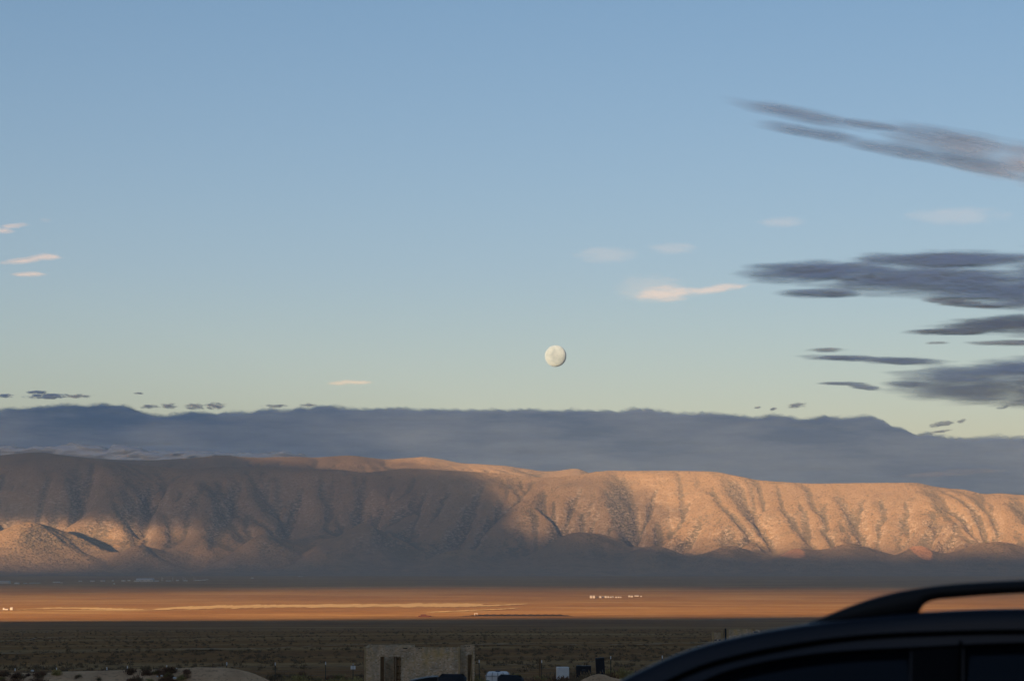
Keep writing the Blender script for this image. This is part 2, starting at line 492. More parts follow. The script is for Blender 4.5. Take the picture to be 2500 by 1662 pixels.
        x1, y1 = on_face(ax, ay); x2, y2 = on_face(bx_, by_)
        dxl, dyl = x2 - x1, y2 - y1; L2 = dxl * dxl + dyl * dyl
        wx = 60 * fbm(FX / 420, FY / 420, 3, 66)
        tt = ((FX + wx - x1) * dxl + (FY - y1) * dyl) / L2
        dist = ((FX + wx - x1) * dyl - (FY - y1) * dxl) / math.sqrt(L2)
        along = smooth(tt / 0.35 + 0.3) * smooth((1.25 - tt) / 0.4)
        Z = Z - (1.5 * dep if dep > 0 else 1.1 * dep) * along * np.exp(-np.abs(dist / (wid * (0.55 + 0.6 * np.clip(tt, 0, 1)))) ** 1.35)
    Z = np.where(FY < Y0 + 40, -158, Z)
    edge = smooth((9000 - np.abs(FX)) / 1200); Z = -158 + (Z + 158) * edge
    Zc = Z.copy()
    for _ in range(14):
        Zc[1:-1, 1:-1] = (Zc[:-2, 1:-1] + Zc[2:, 1:-1] + Zc[1:-1, :-2] + Zc[1:-1, 2:]) / 4
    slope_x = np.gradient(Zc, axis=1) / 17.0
    veg_shade = np.clip(0.5 + (Zc - Z) / 14.0 - slope_x * 1.1, 0, 1)      # trees in hollows and sides turned from the sun; also painted relief shading
    bare = np.zeros_like(Z)
    for hx, hy, hw, hd in HILLS:
        if hw < 50:
            d = hd * KM; cx = (hx - W0 / 2) / FPX * d; w = hw / FPX * d
            bare = np.maximum(bare, np.exp(-((FX - cx) / w) ** 2 * 1.4 - ((FY - d + 90) / 200) ** 2))
    v = np.stack([FX, FY, Z], -1).reshape(-1, 3)
    return mesh_np('mountains', v, grid_faces(len(fy), len(fx)), None, True, {'bare': bare.ravel(), 'veg_shade': veg_shade.ravel()})

def mountain_material():
    m, nt, out = new_mat('mountain_slope')
    g = nt.nodes.new('ShaderNodeNewGeometry'); pos = g.outputs['Position']
    sx = nt.nodes.new('ShaderNodeSeparateXYZ'); nt.links.new(pos, sx.inputs[0])
    sn = nt.nodes.new('ShaderNodeSeparateXYZ'); nt.links.new(g.outputs['Normal'], sn.inputs[0])
    big = noise_tex(nt, pos, 0.0012, 5, 0.6).outputs['Fac']
    c = ramp(nt, big, [(0.3, (0.265, 0.19, 0.115)), (0.55, (0.325, 0.225, 0.125)), (0.72, (0.36, 0.25, 0.135))])
    fine = noise_tex(nt, pos, 0.013, 5, 0.62, distortion=0.4).outputs['Fac']
    c = mixc(nt, ramp(nt, fine, [(0.52, 0.0), (0.68, 0.4)]), c, (0.40, 0.31, 0.21))
    # juniper and sage: dark dots, denser in patches and on the lower slopes
    vor = N(nt, 'ShaderNodeTexVoronoi', i_Scale=0.022); nt.links.new(pos, vor.inputs['Vector'])
    dens = noise_tex(nt, pos, 0.0022, 5, 0.65).outputs['Fac']
    dens2 = ramp(nt, dens, [(0.36, 0.22), (0.5, 0.42), (0.64, 0.70)])
    hgt = ramp(nt, mathn(nt, 'DIVIDE', sx.outputs['Z'], 1000.0), [(0.45, 1.0), (0.85, 0.35)])
    va = N(nt, 'ShaderNodeAttribute', attribute_name='veg_shade')
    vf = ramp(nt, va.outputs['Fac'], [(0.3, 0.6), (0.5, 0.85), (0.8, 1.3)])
    lim = mathn(nt, 'MULTIPLY', mathn(nt, 'MULTIPLY', dens2, hgt), vf)
    dots = mathn(nt, 'LESS_THAN', vor.outputs['Distance'], lim)
    blot = ramp(nt, noise_tex(nt, pos, 0.0045, 6, 0.7).outputs['Fac'], [(0.54, 0.0), (0.63, 0.75)])
    tree = (0.075, 0.08, 0.052)
    c = mixc(nt, mathn(nt, 'MULTIPLY', dots, 0.42), c, tree)
    c = mixc(nt, mathn(nt, 'MULTIPLY', blot, 0.45), c, (0.12, 0.11, 0.075))
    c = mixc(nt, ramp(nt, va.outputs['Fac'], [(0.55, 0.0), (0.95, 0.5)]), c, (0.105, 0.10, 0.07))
    # rock bands on the steep ground
    steep = ramp(nt, sn.outputs['Z'], [(0.70, 1.0), (0.86, 0.0)])
    rk = ramp(nt, noise_tex(nt, pos, 0.02, 5, 0.7, stretch=(1, 1, 4)).outputs['Fac'], [(0.5, 0.0), (0.6, 0.9)])
    c = mixc(nt, mathn(nt, 'MULTIPLY', steep, rk), c, (0.52, 0.43, 0.33))
    # the fans at the foot carry the plain's scrub
    foot = ramp(nt, mathn(nt, 'ADD', mathn(nt, 'DIVIDE', mathn(nt, 'ADD', sx.outputs['Z'], 155.0), 330.0), mathn(nt, 'MULTIPLY', mathn(nt, 'SUBTRACT', big, 0.5), 1.2)), [(0.0, 1.0), (0.35, 0.75), (0.9, 0.0)])
    scr = ramp(nt, noise_tex(nt, pos, 0.012, 5, 0.62, stretch=(.6, 1, 1)).outputs['Fac'], [(0.35, (0.23, 0.175, 0.125)), (0.65, (0.36, 0.26, 0.17))])
    c = mixc(nt, foot, c, scr)
    at = N(nt, 'ShaderNodeAttribute', attribute_name='bare')
    c = mixc(nt, ramp(nt, mathn(nt, 'ADD', at.outputs['Fac'], mathn(nt, 'MULTIPLY', fine, 0.3)), [(0.45, 0.0), (0.6, 1.0)]), c, (0.62, 0.33, 0.17))
    b = nt.nodes.new('ShaderNodeBsdfDiffuse'); nt.links.new(c, b.inputs['Color']); b.inputs['Roughness'].default_value = 0.5
    nt.links.new(rough_normal(nt, pos, 0.05, 2.4), b.inputs['Normal'])
    nt.links.new(b.outputs[0], out.inputs['Surface'])
    return m

M_mountain = mountain_material()
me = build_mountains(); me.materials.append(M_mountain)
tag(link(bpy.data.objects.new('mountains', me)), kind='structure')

# the range behind the camera whose shadow lies over the near plain
def build_west_range():
    xs = np.arange(-16000, 9001, 110.0); ys = np.arange(-8400, -299, 80.0)
    X, Y = np.meshgrid(xs, ys)
    YR = -4000.0
    # shadow edge on the plain, metres ahead of the camera, as a function of where the light lands
    land = X + math.tan(SUN_OFF) * (5900 - YR)
    edge = np.interp(land / 5900 * FPX + W0 / 2, [-400, 0, 700, 1350, 2000, 2900], [5790, 5830, 6080, 6330, 6380, 6400])
    crest = (edge - YR) / math.cos(SUN_OFF) * SUN_TAN - 152 + 6 * fbm(X / 900, X * 0, 4, 8)
    t = 1 - np.abs(Y - YR) / np.where(Y > YR, 3300, 4300)
    prof = smooth(np.clip(t, 0, 1))
    gzv = ground_z(X, Y) - 2
    Z = gzv + (crest - gzv) * prof
    side = smooth((X + 16000) / 3000) * smooth((9000 - X) / 4000)
    Z = gzv + (Z - gzv) * side
    Z = Z - np.where(np.abs(Y - YR) < 120, 0, 1) * 90 * prof * (1 - prof) * 4 * (1 - ridged(X / 900, Y / 2500, 4, 12))
    v = np.stack([X, Y, Z], -1).reshape(-1, 3)
    me = mesh_np('hills', v, grid_faces(len(ys), len(xs)), M_mountain, True, {'bare': np.zeros(X.size), 'veg_shade': np.full(X.size, 0.5)})
    tag(link(bpy.data.objects.new('hills', me)), kind='structure')
build_west_range()

# ------------------------------------------------------------------ haze
def build_haze():
    m, nt, out = new_mat('haze_air')
    v = nt.nodes.new('ShaderNodeVolumePrincipled'); v.inputs['Color'].default_value = (0.52, 0.75, 1.0, 1)
    v.inputs['Density'].default_value = HAZE_DENSITY; v.inputs['Anisotropy'].default_value = 0.0
    nt.links.new(v.outputs[0], out.inputs['Volume'])
    b = MB().box((0, 0, 640), (71000, 71000, 1610)).build('haze', m)
    tag(b, kind='stuff')
build_haze()
# ------------------------------------------------------------------ clouds and moon
def cloud_material(name, col, col2, edge=0.5, scale=(0.0016, 0.0016, 0.006), dens=1.0, inner=0.0, lean=(0.0, 0.0, 0.6), soft=0.95, through=0.2, relief=0.1, contrast=1.0):
    """Cloud skin: dense where the body is thick, torn to wisps by noise where it thins out."""
    m, nt, out = new_mat(name)
    g = nt.nodes.new('ShaderNodeNewGeometry'); pos = g.outputs['Position']
    at = N(nt, 'ShaderNodeAttribute', attribute_name='dens')
    n1 = noise_tex(nt, pos, 1.0, 6, 0.62, stretch=scale, distortion=0.3).outputs['Fac']
    n2 = noise_tex(nt, pos, 1.0, 5, 0.6, stretch=tuple(s * 0.35 for s in scale)).outputs['Fac']
    f = mathn(nt, 'ADD', at.outputs['Fac'], mathn(nt, 'MULTIPLY', mathn(nt, 'SUBTRACT', n1, 0.5), edge))
    mr = N(nt, 'ShaderNodeMapRange', interpolation_type='SMOOTHSTEP'); nt.links.new(f, mr.inputs['Value'])
    mr.inputs['From Min'].default_value = 0.12; mr.inputs['From Max'].default_value = soft; mr.inputs['To Max'].default_value = dens
    a = mr.outputs['Result']
    if inner: a = mathn(nt, 'MULTIPLY', a, ramp(nt, n2, [(0.35, 1.0 - inner), (0.6, 1.0)]))
    c = mixc(nt, ramp(nt, n2, [(0.36, 0.0), (0.66, contrast)]), col, col2)
    d = nt.nodes.new('ShaderNodeBsdfDiffuse'); nt.links.new(c, d.inputs['Color'])
    tl = nt.nodes.new('ShaderNodeBsdfTranslucent'); nt.links.new(c, tl.inputs['Color'])
    # droplets scatter light all ways, so the skin's facing matters little
    sc1 = N(nt, 'ShaderNodeVectorMath', operation='SCALE'); nt.links.new(g.outputs['Normal'], sc1.inputs[0]); sc1.inputs['Scale'].default_value = relief
    ad = N(nt, 'ShaderNodeVectorMath', operation='ADD'); nt.links.new(sc1.outputs[0], ad.inputs[0]); ad.inputs[1].default_value = lean if lean[1] else (0, -0.5, 0.5)
    nn = N(nt, 'ShaderNodeVectorMath', operation='NORMALIZE'); nt.links.new(ad.outputs[0], nn.inputs[0])
    nt.links.new(nn.outputs[0], d.inputs['Normal']); nt.links.new(nn.outputs[0], tl.inputs['Normal'])
    mx = N(nt, 'ShaderNodeMixShader', i_0=through); nt.links.new(d.outputs[0], mx.inputs[1]); nt.links.new(tl.outputs[0], mx.inputs[2])
    tr = nt.nodes.new('ShaderNodeBsdfTransparent')
    m2 = nt.nodes.new('ShaderNodeMixShader'); nt.links.new(a, m2.inputs[0])
    nt.links.new(tr.outputs[0], m2.inputs[1]); nt.links.new(mx.outputs[0], m2.inputs[2])
    nt.links.new(m2.outputs[0], out.inputs['Surface'])
    return m

def sky_cloud(label, field, box, Y, thick, mat, step=4.0, lump=0.5, group=None, seed=0):
    """A closed cloud body at distance Y km: field(px, py) > 0 inside; its depth swells with the field."""
    x0, x1, y0, y1 = box; Y = Y * KM
    sxs = max(step, (x1 - x0) / 420); sys_ = max(step * 0.4, (y1 - y0) / 200)
    xs = np.arange(x0, x1 + sxs, sxs); ys = np.arange(y0, y1 + sys_, sys_)
    PX, PY = np.meshgrid(xs, ys)
    f = field(PX, PY)
    u, w = ray(PX, PY)
    F = np.clip(f, 0, None)
    t = thick * np.sqrt(np.clip(F, 0, 1)) * (1 + lump * fbm(PX / 60 + seed, PY / 22, 4, 61 + seed))
    keep = f > 0
    km = keep[:-1, :-1] | keep[1:, :-1] | keep[:-1, 1:] | keep[1:, 1:]
    def side(sgn):
        yy = Y + sgn * t
        return np.stack([u * Y, yy, w * Y], -1).reshape(-1, 3)
    gf = grid_faces(len(ys), len(xs))[km.ravel()]
    n = PX.size
    v = np.concatenate([side(-1), side(1)]); fc = np.concatenate([gf, gf[:, ::-1] + n])
    d = np.concatenate([F.ravel(), F.ravel()])
    used, inv = np.unique(fc, return_inverse=True)
    v = v[used]; d = d[used]; fc = inv.reshape(fc.shape)
    c = v.mean(0); v = v - c
    me = mesh_np('cloud', v, fc, mat, True, {'dens': d})
    o = link(bpy.data.objects.new('cloud', me)); o.location = c
    return tag(o, label, 'cloud', group)

def ell(parts, nx=110.0, ny=14.0, amp=0.75, seed=0, tilt=0.0):
    def f(x, y):
        b = np.full(x.shape, -9.0)
        for p in parts:
            cx, cy, rx, ry = p[:4]; sl = p[4] if len(p) > 4 else 0.0
            yy = y - cy - sl * (x - cx)
            g_ = 1.55 if rx > 70 else 1.15
            b = np.maximum(b, 1 - ((x - cx) / (rx * 1.12)) ** 2 - (yy / (ry * g_)) ** 2)
        yt = y - tilt * x
        b = np.where(b > 0, b * 1.25, b)
        return np.where(b > -1.5, b + amp * fbm(x / nx, yt / ny, 4, 200 + seed) + 0.10, -1)
    xs0 = min(p[0] - p[2] * 1.35 for p in parts); xs1 = max(p[0] + p[2] * 1.35 for p in parts)
    ys0 = min(p[1] - p[3] * 1.6 - abs(p[4] if len(p) > 4 else 0) * p[2] for p in parts) - 3
    ys1 = max(p[1] + p[3] * 1.6 + abs(p[4] if len(p) > 4 else 0) * p[2] for p in parts) + 3
    return f, (xs0, xs1, ys0, ys1)

M_bank = cloud_material('cloud_bank', (0.17, 0.38, 0.70), (0.58, 0.80, 1.0), 0.2, (0.0009, 0.0009, 0.0048), relief=0.2, contrast=1.0)  # blue of shade and distant air put into bank and grey cloud colours
M_cap = cloud_material('cloud_cap', (0.85, 0.92, 0.98), (0.92, 0.96, 0.99), 0.4, (0.0010, 0.0010, 0.002), 0.85, relief=0.3)
M_grey = cloud_material('cloud_grey', (0.34, 0.55, 0.92), (0.45, 0.66, 0.98), 0.75, (0.0009, 0.0009, 0.0055), 0.95, 0.22, soft=1.5)
M_veil = cloud_material('cloud_veil', (0.44, 0.53, 0.74), (0.50, 0.58, 0.78), 0.6, (0.0007, 0.0007, 0.0035), 0.62, 0.35, soft=1.8)
M_wisp = cloud_material('cloud_wisp', (0.44, 0.52, 0.72), (0.52, 0.60, 0.78), 0.8, (0.0030, 0.0030, 0.010), 0.7, soft=1.7)
M_pink = cloud_material('cloud_sunlit', (0.80, 0.68, 0.58), (0.84, 0.74, 0.65), 1.3, (0.0004, 0.0004, 0.0020), 0.10, 0, (-0.4, -0.6, 0.5), 1.4)  # peach of the low sun put into the colour as well
M_faint = cloud_material('cloud_faint', (0.78, 0.74, 0.72), (0.82, 0.79, 0.76), 0.8, (0.0003, 0.0003, 0.0016), 0.028, 0, (-0.4, -0.6, 0.5), 1.4)

# the long bank behind the ridge
BT = [(-900, 1010), (-300, 1000), (0, 996), (68, 992), (102, 987), (182, 982), (322, 987.5), (339, 1000), (394, 1006.6), (441, 1004), (509, 1002), (542, 1006),
      (615, 1000), (759, 994), (788, 985), (848, 992), (1000, 991), (1060, 992), (1219, 994), (1314, 999), (1390, 996), (1484, 996),
      (1500, 999), (1564, 996), (1661, 1003), (1771, 1003.6), (1822, 1013), (1881, 1008), (1945, 1016), (2009, 1013), (2102, 1012.5),
      (2136, 1020), (2161, 1028), (2195, 1043), (2229, 1058), (2259, 1048.5), (2284, 1058), (2348, 1064), (2500, 1060), (2800, 1058), (3400, 1075)]
def bank_field(x, y):
    top = np.interp(x, *zip(*BT))
    puff = 7 * fbm(x / 90, y / 60, 2, 301) + 6 * fbm(x / 30, y / 26, 3, 305) + 5 * np.abs(fbm(x / 26, y / 30, 3, 306)) + 4 * fbm(x / 11, y / 10, 2, 302)
    f = (y - top + 2 + puff) / 19.0
    f = np.minimum(f, 1 + 0.15 * fbm(x / 200, y / 20, 4, 303))
    return np.minimum(f, (1235 - y) / 30.0)
sky_cloud('long slate grey cloud bank lying all along behind the mountain ridge', bank_field, (-900, 3400, 965, 1236), 47, 500, M_bank, 5, 0.05)
CT = [(-500, 1090), (-60, 1096), (0, 1089), (60, 1098), (140, 1094), (180, 1087), (240, 1093), (270, 1102), (285, 1090), (330, 1092), (370, 1106), (430, 1108),
      (475, 1104), (560, 1110), (640, 1110), (690, 1107), (740, 1113), (790, 1120)]
def cap_field(x, y):
    top = np.interp(x, *zip(*CT))
    f = (y - top + 8 + 6 * fbm(x / 22, y / 20, 4, 311)) / 12.0
    return np.minimum(np.minimum(f, 1.0), np.minimum((1150 - y) / 20.0, np.minimum((800 - x) / 120.0, (x + 500) / 100)))
sky_cloud('pale grey cloud cap hugging the ridge top below the slate bank at left', cap_field, (-500, 800, 1070, 1150), 38, 500, M_cap, 4, 0.6)

def cl(label, parts, Y, thick, mat, nx=110, ny=12, amp=0.75, seed=0, group=None, tilt=0.0, step=4):
    f, b = ell(parts, nx, ny, amp, seed, tilt)
    return sky_cloud(label, f, b, Y, thick, mat, step, 0.5, group, seed)

cl('largest slate cloud high at right, its blunt tip pointing left',
   [(2010, 664, 215, 22), (2230, 680, 330, 34, 0.05), (2420, 698, 260, 40, 0.08), (2330, 634, 280, 17, -0.01), (2620, 690, 260, 55), (2000, 716, 110, 9)], 26, 110, M_grey, 150, 13, 0.7, 1)
cl('ragged grey shred just under the largest slate cloud at right', [(2330, 738, 85, 8, 0.09), (2400, 748, 60, 7)], 26, 60, M_wisp, 50, 7, 0.9, 2)
cl('slate cloud with a long thin left tail, third down at right', [(2470, 792, 200, 17, -0.04), (2330, 810, 120, 6), (2620, 795, 220, 24)], 27, 90, M_grey, 90, 9, 0.7, 3)
cl('thin dark cloud bar just below the slate cloud with the long tail', [(2480, 837, 120, 6), (2620, 838, 150, 8)], 27, 60, M_grey, 80, 6, 0.5, 4)
cl('tiny dark streak left of the thin dark cloud bar', [(2290, 837, 32, 3)], 27, 80, M_wisp, 30, 5, 0.5, 5)
cl('long thin grey cloud sliver right of the moon, in two overlapping strips', [(2060, 874, 110, 6, 0.03), (2200, 881, 125, 7, 0.02)], 29, 70, M_grey, 70, 6, 0.6, 6)
cl('faint short grey wisp above the long thin sliver right of the moon', [(2020, 854, 52, 5)], 29, 120, M_wisp, 40, 6, 0.8, 7)
cl('broad low slate cloud at right, upper of a split pair', [(2400, 913, 230, 20, -0.02), (2600, 905, 260, 30)], 31, 110, M_grey, 120, 12, 0.6, 8)
cl('broad low slate cloud at right, lower of the split pair with pointed left end', [(2380, 955, 215, 24, 0.03), (2600, 960, 260, 30), (2230, 940, 80, 8, 0.05)], 31.5, 110, M_grey, 120, 12, 0.55, 9)
cl('small slate wisp pointing left beside the low split pair of clouds', [(2060, 936, 60, 5), (2110, 944, 45, 8, 0.12)], 30, 60, M_grey, 45, 7, 0.6, 10)
for k, (cx, cy, rx, ry, lb) in enumerate([
        (2300, 1034, 32, 7, 'small torn grey scrap above the notch in the bank at right'),
        (2297, 1053, 30, 4, 'thin grey scrap just over the knob of the bank at right'),
        (2348, 1027, 12, 5, 'tiny grey scrap right of the torn scrap above the bank'),
        (2445, 995, 16, 4, 'tiny grey scrap under the low split pair of clouds at right'),
        (1944, 990, 24, 7, 'small grey scrap with a curled end above the middle right of the bank'),
        (1888, 998, 10, 4, 'tiny dark dot of cloud above the middle right of the bank'),
        (1849, 995, 9, 3, 'faintest tiny cloud dot above the middle right of the bank')]):
    cl(lb, [(cx, cy, rx, ry, -0.15)], 34, 60, M_wisp, 14, 5, 1.2, 20 + k)
for k, (cx, cy, rx, ry, lb) in enumerate([
        (115, 967, 55, 7, 'dark flat cloud strip above the left end of the bank'),
        (92, 957, 26, 4, 'small dark strip on top of the flat strip at far left'),
        (12, 966, 22, 5, 'small dark cloud strip cut by the left edge of the photo'),
        (190, 967, 36, 5, 'faint ragged tail right of the dark flat strip at left'),
        (337, 960, 13, 2.5, 'lone tiny cloud dash above the left part of the bank'),
        (366, 992, 26, 5, 'thin torn scrap in the dip of the bank at left'),
        (412, 991, 20, 8, 'curled pale scrap in the dip of the bank at left'),
        (476, 992, 26, 8, 'dark puffy scrap in the dip of the bank, left of two'),
        (524, 991, 28, 9, 'dark puffy scrap in the dip of the bank, right of two'),
        (672, 991, 32, 4, 'faint thin scrap touching the bank left of its puffy hump'),
        (752, 989, 22, 5, 'ragged scrap at the foot of the puffy hump of the bank')]):
    cl(lb, [(cx, cy, rx, ry)], 38, 60, M_wisp if k > 2 else M_grey, 16, 5, 1.25, 40 + k)
cl('upper of two long slanting mauve cloud streaks high at right', [(1960, 281, 190, 14, 0.19), (2120, 305, 130, 9, 0.14), (2330, 345, 200, 24, 0.17), (2580, 400, 200, 34, 0.2)], 19, 60, M_veil, 150, 10, 0.6, 60, tilt=0.18)
cl('lower of two long slanting mauve cloud streaks high at right', [(1990, 325, 150, 12, 0.17), (2200, 368, 170, 14, 0.17), (2390, 402, 190, 20, 0.18), (2600, 440, 180, 28, 0.2)], 19.5, 60, M_veil, 150, 10, 0.6, 61, tilt=0.18)
for k, (parts, lb, mt) in enumerate([
        ([(1630, 716, 85, 15, -0.06), (1740, 706, 85, 8, -0.12)], 'largest peach sunlit cloud, left of the big slate cloud', M_pink),
        ([(1590, 705, 90, 26)], 'faint peach veil round the left end of the largest peach cloud', M_faint),
        ([(60, 636, 62, 7, -0.1), (115, 627, 36, 9)], 'brightest peach cloudlet at the left edge, middle of three rows', M_pink),
        ([(68, 670, 44, 6, -0.03)], 'peach cloudlet at left just under the brightest one', M_pink),
        ([(35, 551, 36, 5, -0.1), (5, 563, 30, 7)], 'peach cloudlet at the left edge, topmost row', M_pink),
        ([(112, 537, 17, 4)], 'tiny faint peach fleck right of the topmost cloudlet at left', M_faint),
        ([(838, 934, 34, 6, -0.05), (880, 934, 32, 5)], 'single orange peach cloudlet low over the bank left of the moon', M_pink),
        ([(1480, 622, 75, 16)], 'very faint peach haze patch above and right of the moon', M_faint),
        ([(1640, 606, 62, 14)], 'very faint peach haze patch over the largest peach cloud', M_faint),
        ([(1910, 542, 60, 14)], 'very faint peach haze patch over the tip of the big slate cloud', M_faint),
        ([(2330, 527, 130, 16)], 'very faint peach haze strip between the slanting streaks and big slate cloud', M_faint)]):
    cl(lb, parts, 118, 300, mt, 46, 8, 0.85, 80 + k)
cl('long thin pink sunlit strip lying across the bank at lower right', [(2290, 1157, 120, 6, -0.04), (2370, 1149, 90, 6)], 36.4, 120, M_pink, 70, 6, 0.7, 99)

# unseen cloud decks, added and shaped to shade the plain, mountains and far clouds
def deck(label, inside, x0, x1, y0, y1, z, th, mat, step=220.0):
    xs = np.arange(x0, x1, step); ys = np.arange(y0, y1, step)
    X, Y = np.meshgrid(xs, ys)
    f = inside(X / KM, Y / KM)
    F = np.clip(f, 0, 1); t = th * np.sqrt(F) * (1 + 0.4 * fbm(X / 900, Y / 900, 4, 333))
    keep = f > 0; km = keep[:-1, :-1] & keep[1:, :-1] & keep[:-1, 1:] & keep[1:, 1:]
    gf = grid_faces(len(ys), len(xs))[km.ravel()]
    n = X.size
    v = np.concatenate([np.stack([X, Y, z + t], -1).reshape(-1, 3), np.stack([X, Y, z - 0.5 * t], -1).reshape(-1, 3)])
    fc = np.concatenate([gf, gf[:, ::-1] + n])
    used, inv = np.unique(fc, return_inverse=True)
    v = v[used]; fc = inv.reshape(fc.shape); c = v.mean(0)
    me = mesh_np('cloud', v - c, fc, mat, True)
    o = link(bpy.data.objects.new('cloud', me)); o.location = c
    return tag(o, label, 'cloud')

M_deck = simple_mat('shade_cloud', (0.8, 0.8, 0.82), 1.0, noise_amt=0.05, scale=0.001, spec=0)
LOWZ = 3.5
def rectf(X, Qy, x0, x1, y0, y1, s):
    return np.minimum(np.minimum(X - x0, x1 - X), np.minimum(Qy - y0, y1 - Qy)) / s
def foot_shade_deck(x, y):  # outline worked back from the shadow wanted on plain and foothills
    X = x + math.tan(SUN_OFF) * np.interp(y, [-37.6, -24.7], [51.5, 49.2])
    n = fbm(x / 2.2, y / 2.2, 4, 401)
    top = np.interp(X, [-9, -5.5, -2, 0.3, 1.0, 2.5, 4, 5.5, 8], [-27.8, -27.6, -25.4, -23.3, -24.0, -25.5, -25.7, -25.1, -24.5])
    bot = np.interp(X, [-9, -3, 0, 3, 9], [-38.6, -38.9, -39.2, -39.5, -39.7]) + 1.1 * fbm(x / 2.5 + 4, y / 5, 4, 404)
    return np.minimum(np.minimum(X + 11, 10.5 - X), np.minimum(y - bot, top - y)) / 0.8 + 0.5 * n
def leftX(x, y): return x + math.tan(SUN_OFF) * np.interp(y, [-1.3, 8.9, 13.8], [25.8, 18.1, 16.8])
def left_shade_deck(x, y):  # unseen cloud outlined to throw shade over the left mountains
    X = leftX(x, y); n = fbm(x / 2.0, y / 2.0, 4, 402)
    right = np.interp(y, [-3, 0, 3, 6, 8.9, 11, 14], [0.7, 0.2, 0.1, 0.0, -0.2, -2.0, -2.8])
    low = np.interp(X, [-9, -4.5, -3, -1.5, 2], [2.9, 2.2, 0.6, -2.2, -2.2])
    f = np.minimum(np.minimum(X + 11, right - X), np.minimum(y - low, 15.5 - y)) / 0.9
    return f + 0.4 * n
def dimming_deck(x, y, part=1):                                            # added thin cloud that only dims the sun
    X = leftX(x, y); n = fbm(x / 1.6, y / 1.6, 4, 405)
    a1 = rectf(X, y, -11, 0.3, 12.0, 19.8, 0.8)
    a2 = rectf(X, y, -3.9, 1.3, -3.5, 4.0, 0.8)
    return (a1 if part == 1 else a2) + 0.5 * n
M_thin = None
def thin_material(name, a, low=0.45):  # transparency sets how much sun these unseen decks let through
    m, nt, out = new_mat(name)
    pos = nt.nodes.new('ShaderNodeNewGeometry').outputs['Position']
    n = noise_tex(nt, pos, 0.0007, 5, 0.6).outputs['Fac']
    f = ramp(nt, n, [(0.35, a * low), (0.62, a)])
    d = nt.nodes.new('ShaderNodeBsdfDiffuse'); d.inputs['Color'].default_value = (0.8, 0.8, 0.82, 1)
    tr = nt.nodes.new('ShaderNodeBsdfTransparent'); mx = nt.nodes.new('ShaderNodeMixShader')
    nt.links.new(f, mx.inputs[0]); nt.links.new(tr.outputs[0], mx.inputs[1]); nt.links.new(d.outputs[0], mx.inputs[2])
    nt.links.new(mx.outputs[0], out.inputs['Surface']); return m
M_thin = thin_material('dimming_cloud', 0.60)
M_most = thin_material('shade_cloud_partial', 0.86, 0.84)
M_thin3 = thin_material('dimming_cloud_weak', 0.40)
deck('unseen cloud deck behind the camera, shaped to shade the foot of the mountains', foot_shade_deck, -38000, 0, -46000, -18000, 5.6 * KM, 160, M_deck)
deck('unseen low cloud shaped to shade the left half of the mountains', left_shade_deck, -28000, 2000, -6000, 17000, LOWZ * KM - 520, 160, M_most)
deck('thin low cloud added out of view at left to dim the sun on the highest far ridge', dimming_deck, -28000, 2000, 8000, 22000, LOWZ * KM - 900, 90, M_thin)
deck('thin low cloud added out of view at left to dim the sun on the left foothills', lambda x, y: dimming_deck(x, y, 2), -28000, 2000, -8000, 7000, LOWZ * KM - 900, 90, M_thin)
def edge_dimmer(x, y):  # added out of view to soften the shade edge on the mountains
    X = leftX(x, y); n = fbm(x / 1.5, y / 1.5, 4, 407)
    return rectf(X, y, -0.9, 2.0, -1.5, 11.5, 0.9) + 0.7 * n
deck('thin low cloud added out of view at left to dim the middle of the mountain front', edge_dimmer, -28000, 4000, -8000, 14000, LOWZ * KM - 900, 90, M_thin3)
def band_dimmer(x, y):  # added out of view to fade the sunlit band with distance
    n = fbm(x / 4.0, y / 1.2, 5, 406)
    return rectf(x, y, -32, -4, -48.8, -43.0, 1.4) + 0.7 * n
deck('thin cloud streak added behind the camera to dim the far side of the sunlit plain', band_dimmer, -36000, 0, -50000, -40000, 6.2 * KM, 90, M_thin3)
def bank_shade_deck(x, y):  # added out of view to keep sun off the distant clouds
    return np.minimum(np.minimum(x + 57, -20 - x), np.minimum(y + 79.5, -46 - y)) / 2.0 + 0.3 * fbm(x / 4, y / 4, 4, 403)
deck('high grey cloud sheet added far behind the camera to shade the distant cloud bank', bank_shade_deck, -62000, -14000, -84000, -40000, 14 * KM, 300, M_deck, 600.0)

